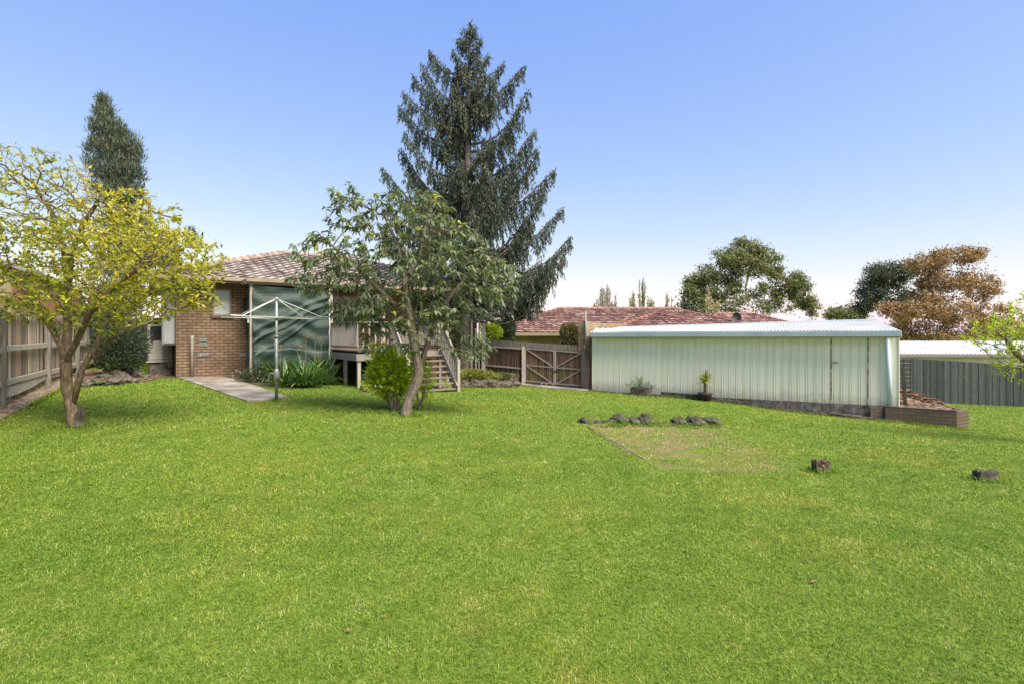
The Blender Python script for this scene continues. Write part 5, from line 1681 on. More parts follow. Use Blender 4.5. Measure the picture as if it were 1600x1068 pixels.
# lime bush beside the loquat trunk
g = G(616, 642)
bush('lime_green_bush', g + Vector((-0.04, 0.08, 0.82)), (0.56, 0.40, 0.64), 2000, 0.105, 0.068, M['leaf_lime'], 'bright lime green leafy bush sprouting at the foot of the loquat tree', 'bush', stems=22, shell=0.5, lobes=20, base=g, upbias=0.2)
g = G(655, 640)
bush('lime_green_sprig', g + Vector((0.10, 0.15, 0.62)), (0.22, 0.25, 0.60), 240, 0.085, 0.055, M['leaf_lime'], 'sparse lime green sprigs behind the right side of the loquat trunk', 'bush', stems=7, base=g, lobes=7)
g = G(571, 612)
bush('lime_green_sprig', g + Vector((0.0, 0.0, 0.14)), (0.16, 0.12, 0.16), 90, 0.08, 0.05, M['leaf_lime'], 'tiny lime green sprig on the lawn in front of the deck post', 'bush', stems=4, base=g, lobes=4)
g = GY(712, 19.2)
bush('low_garden_plant', GY(745, 19.0, 0.28), (0.9, 0.3, 0.26), 1300, 0.14, 0.03, M['leaf_yucca'], 'low straggly green plant above the rocks near the spruce', 'plant', lobes=8, stems=6)
bush('low_garden_plant', GY(783, 19.6, 0.22), (0.8, 0.3, 0.18), 1100, 0.09, 0.03, M['leaf_gum'], 'low mossy ground plant above the rocks in front of the brown fence', 'plant', lobes=8, stems=6)
# bushes over the fences
bush('clipped_hedge_bush', V(897, 521, 22.0) + Vector((0, 0, -0.1)), (0.72, 0.6, 0.62), 6500, 0.07, 0.035, M['leaf_hedge'], 'rounded olive brown hedge bush over the double gates', 'bush', lobes=16, base=(2.5, 22, -0.6))
bush('conifer_bush', V(787, 520, 24.0), (0.75, 0.6, 0.95), 6500, 0.10, 0.035, M['leaf_shrub'], 'dense dark conifer bush behind the brown fence left of the red roof', 'bush', lobes=14, base=(-0.4, 24, -0.5))
bush('lime_green_bush', V(768, 515, 23.0), (0.6, 0.4, 0.5), 900, 0.15, 0.05, M['leaf_lime'], 'yellow green leafy bush rising over the brown fence beside the conifer bush', 'bush', lobes=8, base=(-0.9, 23, -0.5))

# ------------------------------------------------------------------ trees
def tip_leaves(P, par, r, thr, k, spread, dirs_out=0.6, centre=None, zb=0.2):
    idx = np.where(r < thr)[0]
    idx = idx[par[idx] >= 0]
    idx = np.repeat(idx, k)
    d = unit(P[idx] - P[par[idx]])
    q = P[idx] + (P[par[idx]] - P[idx]) * rng.random((len(idx), 1)) + rng.normal(size=(len(idx), 3)) * spread
    D = d * dirs_out + rng.normal(size=q.shape) * 0.6 + np.array([0, 0, zb])
    return q, D

# lemon tree
lb_ = G(118, 665)
lem = thing('lemon_tree', lb_, 'yellow green lemon tree with forked brown trunk at the left of the lawn', 'tree')
Yl = lb_.y
def L3(px, py, dy=0.0): return V(px, py, Yl + dy)
trunk = [lb_ - Vector((0, 0, 0.08)), L3(112, 640), L3(104, 600), L3(103, 572, 0.0)]
def pl(*a): return [np.array(p) for p in a]
paths = [(pl(*trunk), None, 0),
         (pl(L3(95, 540, 0.05), L3(72, 500, 0.2), L3(40, 455, 0.3), L3(5, 420, .4)), 0, 3),
         (pl(L3(105, 520, 0.3), L3(106, 450, 0.5), L3(100, 390, .5), L3(80, 330, .5), L3(50, 285, .4)), 0, 3),
         (pl(L3(106, 558, 0.0), L3(119, 535, -0.06), L3(140, 490, -0.3), L3(175, 450, -0.5), L3(215, 420, -.6)), 0, 3),
         (pl(L3(128, 577, 0.0), L3(143, 552, 0.1), L3(165, 505, 0.3), L3(215, 470, 0.5), L3(265, 440, .6)), 0, 1),
         (pl(L3(110, 400, 0.2), L3(130, 350, 0.1), L3(150, 320, 0.0)), 2, 1),
         (pl(L3(150, 560, 0.0), L3(170, 530, -0.2), L3(230, 505, -0.5)), 4, 1)]
att = []
E = [((30, 400, 0), 1.25, 1.3, .75, 170), ((90, 345, .1), 1.1, 1.3, .7, 260), ((60, 285, .1), .85, 1.0, .6, 260), ((15, 260, .2), .6, .6, .4, 110), ((110, 290, .1), .5, .5, .3, 80), ((170, 400, 0), 1.1, 1.4, .8, 420), ((245, 410, -.1), .95, 1.2, .65, 380),
     ((290, 410, 0), .55, .9, .55, 180), ((130, 470, -.3), 1.0, 1.0, .45, 160), ((215, 470, 0.1), .9, .9, .45, 220), ((-60, 400, .2), 1.2, 1.2, .9, 160), ((320, 470, .1), .35, .4, .2, 40), ((190, 345, 0), .9, 1.0, .55, 240),
     ((30, 470, .2), .7, .8, .4, 80)]
for (px, py, dy), a, b, c, n in E:
    att.append(ell(np.array(L3(px, py, dy)), (a, b, c), int(n * 1.7)))
att = np.concatenate(att)
P_, par = grow(paths, att, 0.085, 1.4, 0.12, 120, 0.3)
r_ = radii(P_, par, 0.0046, 2.3, base=0.088)
tree_mesh('trunk', P_, par, r_, M['bark_lemon'], lem, flare=1.3)
q, D = tip_leaves(P_, par, r_, 0.0082, 6, 0.022, 0.9, zb=0.15)
keep = rng.random(len(q))
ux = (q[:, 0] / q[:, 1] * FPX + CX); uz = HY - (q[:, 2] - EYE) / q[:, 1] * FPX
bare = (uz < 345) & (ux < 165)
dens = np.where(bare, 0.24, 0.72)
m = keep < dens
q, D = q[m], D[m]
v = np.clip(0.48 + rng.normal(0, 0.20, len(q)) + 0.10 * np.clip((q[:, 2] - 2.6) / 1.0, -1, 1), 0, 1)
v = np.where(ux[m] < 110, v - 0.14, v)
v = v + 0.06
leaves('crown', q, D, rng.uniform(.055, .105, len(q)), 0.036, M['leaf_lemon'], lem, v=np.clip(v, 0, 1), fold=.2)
print('lemon', len(P_), len(q))
# ragged old stub at the foot
mb = MB()
for i in range(7):
    a_ = random.uniform(-0.6, 1.2)
    p = lb_ + Vector((0.12 + random.uniform(-.03, .04), random.uniform(-.12, .0), 0.0))
    mb.tube([p, p + Vector((random.uniform(-.02, .05), 0, random.uniform(.1, .28))), p + Vector((random.uniform(-.01, .06), 0, random.uniform(.28, .38)))], [0.03, 0.02, 0.004], 5)
mb.build('bark_stub', M['rock_brown'], lem)

# loquat tree
qb = G(632, 648)
loq = thing('loquat_tree', qb, 'large leaved green loquat tree leaning in front of the deck stairs', 'tree')
Yq = qb.y
def Q3(px, py, dy=0.0): return V(px, py, Yq + dy)
paths = [(pl(qb - Vector((0, 0, .08)), Q3(638, 625), Q3(650, 600), Q3(655, 582)), None, 0),
         (pl(Q3(665, 545, .1), Q3(678, 510, .3), Q3(700, 470, .5), Q3(730, 430, .6), Q3(760, 400, .6)), 0, 3),
         (pl(Q3(648, 545, -.1), Q3(641, 500, -.2), Q3(632, 440, -.3), Q3(620, 380, -.3), Q3(600, 335, -.2)), 0, 3),
         (pl(Q3(600, 460, -.3), Q3(560, 420, -.4), Q3(520, 385, -.4)), 2, 1),
         (pl(Q3(655, 400, 0), Q3(665, 350, .1), Q3(672, 318, .1)), 2, 2),
         (pl(Q3(590, 500, .3), Q3(540, 470, .4)), 2, 1)]
E = [((545, 330, -.1), .5, .8, .55, 130), ((640, 340, 0), 1.0, 1.2, .6, 330), ((515, 400, -.2), .8, .9, .45, 220), ((600, 420, 0), 1.2, 1.3, .75, 380), ((700, 400, .2), 1.0, 1.2, .75, 330), ((760, 440, .4), .75, .9, .55, 200),
     ((480, 440, -.2), .5, .6, .35, 80), ((600, 490, .1), .95, 1.0, .45, 200), ((690, 490, .3), .9, .9, .45, 200), ((545, 300, -.1), .10, .2, .30, 16), ((745, 540, .4), .5, .5, .25, 60), ((515, 480, .2), .25, .4, .2, 24), ((575, 540, -.2), .2, .3, .25, 26), ((490, 370, -.2), .3, .4, .22, 40), ((640, 530, -.1), .5, .5, .25, 50)]
att = np.concatenate([ell(np.array(Q3(*c)), (a, b, d), n) for c, a, b, d, n in E for n in (int(n * 1.5),)])
P_, par = grow(paths, att, 0.11, 1.4, 0.20, 110, 0.25)
r_ = radii(P_, par, 0.0062, 2.3, base=0.098)
tree_mesh('trunk', P_, par, r_, M['bark_grey'], loq, flare=1.25)
kids = np.zeros(len(P_), int); np.add.at(kids, par[par >= 0], 1)
tips = np.where((kids == 0) | ((r_ < 0.0115) & (rng.random(len(P_)) < 0.62)))[0]
tips = tips[par[tips] >= 0]
nl = 9
idx = np.repeat(tips, nl)
d = unit(P_[idx] - P_[par[idx]])
az = rng.uniform(0, 2 * np.pi, len(idx))
D = np.stack([np.cos(az), np.sin(az), rng.uniform(-.7, .35, len(idx))], 1) + d * 0.5
base_v = np.repeat(rng.random(len(tips)), nl)
young = np.repeat(rng.random(len(tips)) < 0.10, nl)
D[young] += np.array([0, 0, 1.3])
v = np.clip(0.18 + 0.45 * base_v + rng.normal(0, .12, len(idx)), 0, 0.82)
v[young] = rng.uniform(.9, 1, young.sum())
print('loquat', len(P_), len(idx))
leaves('crown', P_[idx] + rng.normal(size=(len(idx), 3)) * .015, D, rng.uniform(.095, .18, len(idx)), rng.uniform(.030, .046, len(idx)), M['leaf_loquat'], loq, v=v, fold=.12, curve=.42, long=True, N=np.tile([0, 0, 1.0], (len(idx), 1)) + rng.normal(size=(len(idx), 3)) * .3)

# big spruce
sbp = GY(727, 20.4)
spr = thing('spruce_tree', sbp, 'very tall dark drooping spruce with rough trunk behind the loquat tree', 'tree')
Ys = sbp.y
def S3(px, py, dy=0.0): return V(px, py, Ys + dy)
tk = [sbp - Vector((0, 0, .1)), S3(727, 560), S3(729, 500), S3(730, 400), S3(731, 300), S3(732, 200), S3(733, 110), S3(735, 40)]
mb = MB().tube(tk, [0.36, 0.25, .22, .19, .15, .11, .07, .02], 14)
def trunk_at(z):
    for a, b in zip(tk[:-1], tk[1:]):
        if a.z <= z <= b.z:
            return a.lerp(b, (z - a.z) / (b.z - a.z))
    return tk[-1]
tipsL = [(733, 34, 0), (716, 62, .3), (752, 60, -.3), (706, 78, -.4), (763, 86, .5), (712, 100, 0.2), (757, 115, -.2),
         (671, 80, .2), (658, 100, -.8), (644, 118, .5), (630, 145, -.5), (623, 166, .6), (631, 205, -.8), (626, 232, .8), (597, 262, 0), (632, 268, -1.0), (602, 320, 1.2), (590, 350, -1),
         (789, 97, .2), (775, 120, -.9), (821, 103, 0), (826, 140, -.9), (812, 170, 1.1), (836, 203, .3), (841, 232, -.8), (830, 260, 1.2), (868, 265, 0), (850, 300, -1.1), (881, 325, .4), (893, 370, -.2), (884, 405, .9), (870, 400, -1.4), (846, 440, .7), (820, 420, 1.4), (800, 450, -.6)]
tipsL += [(852, 452, .3), (838, 478, -.4), (822, 488, .5), (800, 470, .2), (862, 425, .1), (760, 150, .5), (705, 140, -.4), (748, 180, -.5), (716, 190, .4)]
for i in range(36):                                    # limbs round the back and front
    z_py = random.uniform(110, 440)
    R = 0.4 + (z_py - 60) / 400 * 3.6
    az = random.uniform(0, 2 * math.pi)
    rr = R * random.uniform(.45, .9)
    tipsL.append((732 + math.cos(az) * rr / Ys * FPX, z_py, math.sin(az) * rr))
NP, ND, NL, NV = [], [], [], []
for (px, py, dy) in tipsL:
    tip = S3(px, py, dy)
    hor = Vector((tip.x - tk[4].x, tip.y - tk[4].y, 0)).length
    z0 = tip.z - hor * (random.uniform(.35, .8) if py < 330 else random.uniform(.1, .5)) - 0.1
    st_ = trunk_at(max(z0, 3.4 if px < 732 else 2.6))
    ln = (tip - st_).length
    n = max(4, int(ln / 0.2))
    pts = []; sagf = random.uniform(.10, .26)
    for i in range(n + 1):
        t = i / n
        p = st_.lerp(tip, t)
        p.z -= sagf * ln * math.sin(math.pi * t) ** 1.2 * (1.0 if hor > 0.6 else 0.2)
        pts.append(p + Vector((random.uniform(-.03, .03), random.uniform(-.03, .03), 0)))
    mb.tube(pts, [0.012 + 0.016 * ln * (1 - i / n) for i in range(n + 1)], 5)
    axis = (tip - st_); axis.z = 0
    side = Vector((-axis.y, axis.x, 0)).normalized() if axis.length > .05 else Vector((1, 0, 0))
    cp = random.uniform(0, 6)
    clump = lambda t: 0.55 + 0.55 * abs(math.sin(t * ln * 3.3 + cp))
    m_ = int(ln / 0.027)
    for i in range(m_):
        t = 0.16 + 0.84 * (i + random.random()) / m_
        k_ = min(n - 1, int(t * n)); p = pts[k_].lerp(pts[k_ + 1], t * n - k_)
        env = (1 - t) ** 0.5 * 0.75 + 0.22
        out = random.gauss(0, 0.34) * min(1.3, ln * .5) * env
        hang = random.uniform(.12, 1.15) ** 1.3 * env * clump(t) * 1.15 * min(1.0, 0.35 + ln / 3.2) 
        q0 = p + side * out + Vector((0, 0, -abs(out) * 0.35))
        seg_ = max(3, int(hang / 0.045))
        drift = side * random.uniform(-.12, .12) + axis.normalized() * random.uniform(-.02, .2) if axis.length > .05 else Vector((random.uniform(-.3, .3), random.uniform(-.3, .3), .2))
        vv_ = random.random()
        for s_ in range(seg_):
            ft = s_ / seg_
            qq = q0 + drift * ft * hang * 2 + Vector((0, 0, -hang * ft))
            for _ in range(2):
                NP.append((qq.x + random.gauss(0, .02), qq.y + random.gauss(0, .02), qq.z))
                ND.append((random.gauss(0, .38), random.gauss(0, .38), -0.9))
                NL.append(random.uniform(.10, .20)); NV.append(min(1, max(0, vv_ * .6 + random.random() * .4)))
        # upward facing needles along the limb
        for _ in range(2):
            NP.append(tuple(p + Vector((random.gauss(0, .03), random.gauss(0, .03), random.uniform(-.02, .05)))))
            ND.append((random.gauss(0, .7) + axis.x * .2, random.gauss(0, .7), .4)); NL.append(random.uniform(.06, .12)); NV.append(random.random())
for i in range(190):                                    # short shoots hugging the stem, thickest near the top
    zp = 45 + 400 * random.random() ** 1.5
    c0 = trunk_at(S3(732, zp).z)
    rad_ = (0.16 + 0.40 * min(1, (zp - 40) / 60)) * random.uniform(.3, 1.25)
    a_ = random.uniform(0, 6.283)
    e_ = c0 + Vector((math.cos(a_) * rad_, math.sin(a_) * rad_, random.uniform(-.05, .25)))
    mb.tube([c0, e_], [.012, .004], 3, cap=False)
    for s_ in range(26):
        ft = random.random()
        NP.append(tuple(e_ + Vector((random.gauss(0, .06), random.gauss(0, .06), -ft * random.uniform(.15, .5)))))
        ND.append((random.gauss(0, .65), random.gauss(0, .65), -0.6)); NL.append(random.uniform(.07, .14)); NV.append(random.random())
mb.build('trunk', M['bark_spruce'], spr, smooth=True)
NP, ND, NL, NV = map(np.array, (NP, ND, NL, NV))
kp = NP[:, 2] > 2.35 + 0.25 * np.sin(NP[:, 0] * 3.1 + NP[:, 1] * 2)
NP, ND, NL, NV = NP[kp], ND[kp], NL[kp], NV[kp]
print('spruce', len(NP))
leaves('crown', np.array(NP), np.array(ND), np.array(NL), 0.038, M['leaf_spruce'], spr, v=np.array(NV))

# generic distant tree
def clumpy(c, r, n, k=11, rel=0.26):
    n = int(n * 1.3)
    m = max(1, n // k)
    cs = ell(c, np.asarray(r) * 0.78, m, 0.45)
    return np.concatenate([ell(q, np.asarray(r) * rel * rng.uniform(.7, 1.2), k, 0.3) for q in cs])

def far_tree(name, Y, base_px, path_px, blobs, mat, bark, label, leafL, leafW, nl, step, kill, tipr, baser, dens=1.0, thr=2.0, wob=.2, zb=.1, spread=.25, cat='tree', group=None, shell=0.0, smooth_crown=False, basez=-1.1, zdark=0.0):
    b = V(base_px, HY, Y); b.z = basez
    t = thing(name, b, label, cat, group)
    paths = [(pl(b, *[V(x, y, Y + dy) for x, y, dy in path_px[0]]), None, 0)]
    for pp in path_px[1:]:
        paths.append((pl(*[V(x, y, Y + dy) for x, y, dy in pp[1:]]), 0, pp[0]))
    att = []
    for (x, y, dy), (rx, rz, ry), n in blobs:
        s = Y / FPX
        att.append((ell if smooth_crown else clumpy)(np.array(V(x, y, Y + dy)), (rx * s, ry * s, rz * s), n))
    att = np.concatenate(att)
    P_, par = grow(paths, att, step, step * 14, kill, 120, wob)
    r_ = radii(P_, par, tipr, 2.3, base=baser)
    tree_mesh('trunk', P_, par, r_, bark, t, minr=tipr * 1.02)
    if nl:
        q, D = tip_leaves(P_, par, r_, tipr * thr, nl, spread, .5, zb=zb)
        k_ = max(4, int(nl * 1.1))
        a2 = np.repeat(att, k_, 0) + rng.normal(size=(len(att) * k_, 3)) * spread * 0.6
        q = np.concatenate([q, a2])
        D = np.concatenate([D, rng.normal(size=a2.shape) * .7 + np.array([0, 0, zb])])
        v = np.clip(rng.normal(.5, .25, len(q)), 0, 1)
        leaves('crown', q, D, rng.uniform(.7, 1.2, len(q)) * leafL, leafW, mat, t, v=v)
    return t

far_tree('gum_tree', 55, 1170, [[(1168, 470, 0), (1165, 450, 0)], [1, (1140, 440, -1), (1110, 425, -1)], [1, (1200, 450, 1), (1235, 445, 1)], [2, (1172, 420, 0), (1170, 395, 0)]],
         [((1168, 388, 0), (26, 16, 26), 150), ((1140, 402, -1), (26, 18, 30), 170), ((1190, 402, 1), (30, 18, 30), 190), ((1165, 418, 0), (40, 18, 40), 220), ((1100, 432, 0), (26, 18, 30), 170), ((1210, 425, 0), (22, 16, 24), 110),
          ((1080, 455, 0), (18, 22, 22), 120), ((1125, 450, 0), (34, 26, 30), 200), ((1240, 440, 0), (22, 16, 22), 110), ((1225, 465, 0), (22, 18, 22), 80), ((1258, 470, 0), (16, 14, 16), 70), ((1180, 455, 0), (24, 14, 24), 60), ((1095, 472, 0), (38, 28, 34), 230), ((1140, 480, 0), (34, 24, 30), 110), ((1215, 480, 0), (34, 14, 24), 60), ((1245, 455, 0), (26, 22, 20), 110), ((1265, 482, 0), (12, 14, 12), 50)],
         M['leaf_gum'], M['bark_pale'], 'big green gum tree with rounded clumps behind the red roofs and middle of the shed', .30, .12, 9, .45, .75, .02, .17, spread=.36, wob=.25)
far_tree('dark_gum_tree', 62, 1385, [[(1385, 470, 0), (1385, 450, 0)]],
         [((1400, 425, 0), (34, 20, 34), 260), ((1370, 435, 0), (26, 22, 30), 220), ((1360, 465, 0), (22, 20, 26), 160), ((1345, 482, 0), (14, 12, 20), 60), ((1395, 465, 0), (34, 26, 34), 200)],
         M['leaf_darkgum'], M['bark_grey'], 'dark green domed tree left of the russet tree', .32, .13, 9, .5, .8, .02, .4, spread=.42)
far_tree('russet_tree', 50, 1475, [[(1475, 500, 0), (1474, 465, 0)], [1, (1450, 440, 0), (1440, 420, 0)], [1, (1500, 440, 0), (1520, 415, 0)], [1, (1400, 490, 0), (1385, 480, 0)]],
         [((1495, 400, 0), (40, 14, 34), 240), ((1450, 412, 0), (36, 18, 30), 220), ((1480, 440, 0), (50, 18, 40), 300), ((1405, 488, -2), (34, 16, 30), 170), ((1470, 478, -1), (60, 20, 40), 320), ((1530, 450, 1), (30, 22, 30), 170),
          ((1540, 490, 0), (30, 22, 30), 130), ((1430, 515, 0), (50, 20, 30), 240), ((1510, 510, 0), (50, 22, 30), 220), ((1590, 515, 2), (60, 20, 30), 200), ((1450, 535, 0), (70, 18, 30), 200), ((1440, 455, 0), (20, 18, 22), 60)],
         M['leaf_rust'], M['bark_pale'], 'russet brown leaved tree with pale trunk behind the right end of the shed', .24, .11, 8, .38, .6, .018, .30, spread=.32)
far_tree('small_far_tree', 70, 1315, [[(1315, 498, 0), (1316, 492, 0)]],
         [((1318, 490, 0), (24, 8, 24), 180), ((1300, 494, 0), (14, 8, 20), 70), ((1342, 492, 0), (16, 10, 16), 60)], M['leaf_gum'], M['bark_grey'], 'small green treetop just above the shed ridge left of the dark domed tree', .34, .14, 8, .5, .8, .02, .25, spread=.4)
far_tree('small_far_tree', 75, 845, [[(845, 500, 0), (845, 496, 0)]],
         [((845, 496, 0), (10, 7, 12), 60), ((822, 505, 0), (10, 6, 10), 40)], M['leaf_darkgum'], M['bark_grey'], 'tiny dark treetop showing left of the long red roof', .34, .14, 7, .4, .7, .02, .2, spread=.3)
far_tree('small_far_tree', 60, 390, [[(392, 430, 0), (392, 412, 0)]],
         [((392, 407, 0), (9, 5, 10), 40)], M['leaf_darkgum'], M['bark_grey'], 'wispy treetop peeping above the brown roof of the brick house', .2, .09, 4, .25, .4, .015, .12, spread=.15)
# casuarina on the left behind the lemon tree
far_tree('tall_conifer', 30, 186, [[(188, 420, 0), (186, 330, 0), (180, 250, 0), (166, 175, 0)]],
         [((160, 163, 0), (7, 12, 8), 60), ((163, 182, 0), (17, 15, 15), 110), ((167, 203, 0), (25, 18, 22), 200), ((180, 235, 0), (36, 24, 30), 330), ((182, 270, 0), (40, 24, 34), 330), ((188, 305, 0), (38, 24, 32), 300), ((195, 345, 0), (38, 26, 32), 280), ((195, 390, 0), (42, 30, 34), 260), ((193, 215, 0), (9, 14, 12), 40), ((142, 255, 0), (9, 40, 12), 50), ((215, 250, 0), (9, 40, 12), 50), ((188, 225, 0), (12, 22, 14), 50)],
         M['leaf_conifer'], M['bark_grey'], 'tall feathery grey green conifer rising behind the lemon tree', .40, .042, 6, .24, .34, .014, .28, spread=.13, zb=1.5, wob=.3, basez=0.3, smooth_crown=True)
far_tree('back_shrub_tree', 22, 235, [[(235, 440, 0), (235, 400, 0)]],
         [((230, 375, 0), (42, 30, 30), 260), ((248, 400, 0), (36, 26, 30), 240), ((195, 420, 0), (50, 40, 30), 300), ((190, 470, 0), (42, 36, 30), 260), ((300, 370, 0), (10, 16, 10), 30)],
         M['leaf_conifer'], M['bark_grey'], 'dull green bushy tree between the lemon tree and the tall conifer', .13, .04, 9, .2, .3, .01, .12, spread=.1, basez=0.4)
# bare poplars
def poplar(px, py, w, label, n=15, Y=58, leafy=40):
    b = V(px, HY, Y); b.z = -1.1
    t = thing('bare_poplar', b, label, 'tree', 'bare poplars beyond the red roof')
    mb = MB(); s = Y / FPX; LP, LD = [], []
    hN = HY - py
    for i in range(n):
        x = random.uniform(-w, w) * s; y_ = random.uniform(-w, w) * s
        hh = (hN * s) * (1 - 0.45 * abs(x) / (w * s)) * random.uniform(.75, 1.0)
        p0 = Vector((b.x + x * .15, b.y + y_ * .2, 0.2)); p1 = Vector((b.x + x * .8, b.y + y_ * .8, EYE + hh * .45)); p2 = Vector((b.x + x, b.y + y_, EYE + hh))
        mb.tube([b, p0, p1, p2], [0.12, 0.09, 0.06, 0.025], 4)
        for q in range(16):
            tt = random.uniform(.1, .95); p = p1.lerp(p2, tt)
            e = p + Vector((random.uniform(-.22, .22), random.uniform(-.22, .22), random.uniform(.2, .5)))
            mb.tube([p, e], [0.028, 0.012], 3, cap=False)
            if random.random() < leafy / 100: 
                for _ in range(3): LP.append(tuple(e.lerp(p, random.random()))); LD.append((random.gauss(0, 1), random.gauss(0, 1), random.gauss(0, 1)))
    mb.build('trunk', M['twig'], t)
    if LP: leaves('crown', LP, LD, 0.20, 0.13, M['poplar_leaf'], t)
poplar(947, 436, 20, 'bare grey poplar, leftmost of the row above the red roof', 30, leafy=6)
poplar(1001, 432, 19, 'pale yellow leaved poplar in the middle of the row above the red roof', 26, leafy=75)
poplar(1046, 448, 11, 'thin half bare poplar nearest the left side of the big gum tree', 8, leafy=45)
poplar(1108, 446, 18, 'pale leaved poplar in front of the left side of the big gum tree', 14, Y=50, leafy=75)

# lime leaved tree reaching in from the right
rb0 = GY(1655, 10.6)
rt = thing('lime_leaf_tree', rb0, 'bright lime leaved tree branch reaching in from the right edge of the lawn', 'tree')
Yr = rb0.y
def R3(px, py, dy=0.): return V(px, py, Yr + dy)
paths = [(pl(rb0, R3(1658, 620), R3(1655, 580)), None, 0), (pl(R3(1625, 568), R3(1600, 562), R3(1582, 545), R3(1572, 530)), 0, 2), (pl(R3(1665, 520), R3(1670, 470)), 0, 2), (pl(R3(1600, 575, -.1), R3(1575, 570, -.1)), 0, 2)]
E = [((1570, 520, 0), .55, .6, .35, 300), ((1540, 512, 0), .35, .4, .2, 130), ((1510, 528, 0), .20, .2, .05, 24), ((1600, 500, 0), .5, .6, .35, 200), ((1580, 570, 0), .45, .5, .22, 100), ((1592, 480, 0), .25, .3, .15, 40), ((1595, 592, 0), .2, .2, .08, 24), ((1560, 545, 0), .4, .3, .1, 60), ((1680, 480, 0), 1.0, 1.0, .8, 400), ((1650, 540, .2), .7, .8, .5, 160)]
att = np.concatenate([ell(np.array(R3(*c)), (a, b, d), n) for c, a, b, d, n in E])
P_, par = grow(paths, att, 0.06, 1.2, 0.10, 110, .3)
r_ = radii(P_, par, 0.003, 2.3, base=0.12)
tree_mesh('trunk', P_, par, r_, M['bark_grey'], rt)
q, D = tip_leaves(P_, par, r_, 0.0055, 4, 0.022, .7, zb=.3)
leaves('crown', q, D, rng.uniform(.035, .065, len(q)), 0.032, M['leaf_lime'], rt, v=rng.random(len(q)))

# ------------------------------------------------------------------ grass
def inpoly(x, y, poly):
    c = np.zeros(len(x), bool)
    n = len(poly)
    for i in range(n):
        x1, y1 = poly[i].x, poly[i].y; x2, y2 = poly[(i + 1) % n].x, poly[(i + 1) % n].y
        t = ((y1 > y) != (y2 > y)) & (x < (x2 - x1) * (y - y1) / (y2 - y1 + 1e-12) + x1)
        c ^= t
    return c
EXC = [PATH, [G(118, 604), G(232, 596), G(262, 584), GY(110, 17)], [G(222, 590), G(280, 590), G(275, 584), G(222, 581)],
       [G(352, 594), G(450, 607), GY(520, 17.6), GY(372, 16.6)], [G(716, 605), G(812, 604), GY(812, 20.4), GY(722, 20.8)],
       [SL + sn * 0.22, SR + sn * 0.12, SR + sb * 6, SL + sb * 6], [bedL, bedR, c3, c3 + Vector((1.3, 3.6, 0)), bedL + Vector((0, 4, 0))],
       [FP1 - fd * 9 + fn * 0.26, FP1 + fd * 8 + fn * 0.38, FP1 + fd * 8 - fn * 4, FP1 - fd * 9 - fn * 4],
       [HP(-0.2, 0.1, 0), HP(11, 0.1, 0), HP(11, -9, 0), HP(-0.2, -9, 0)], [G(806, 598.5), G(824, 603), G(918, 611), G(920, 600), G(850, 596)],
       [HP(ds0, FD - 0.2, 0), HP(ds1, FD - 0.2, 0), HP(ds1, 0, 0), HP(ds0, 0, 0)]]
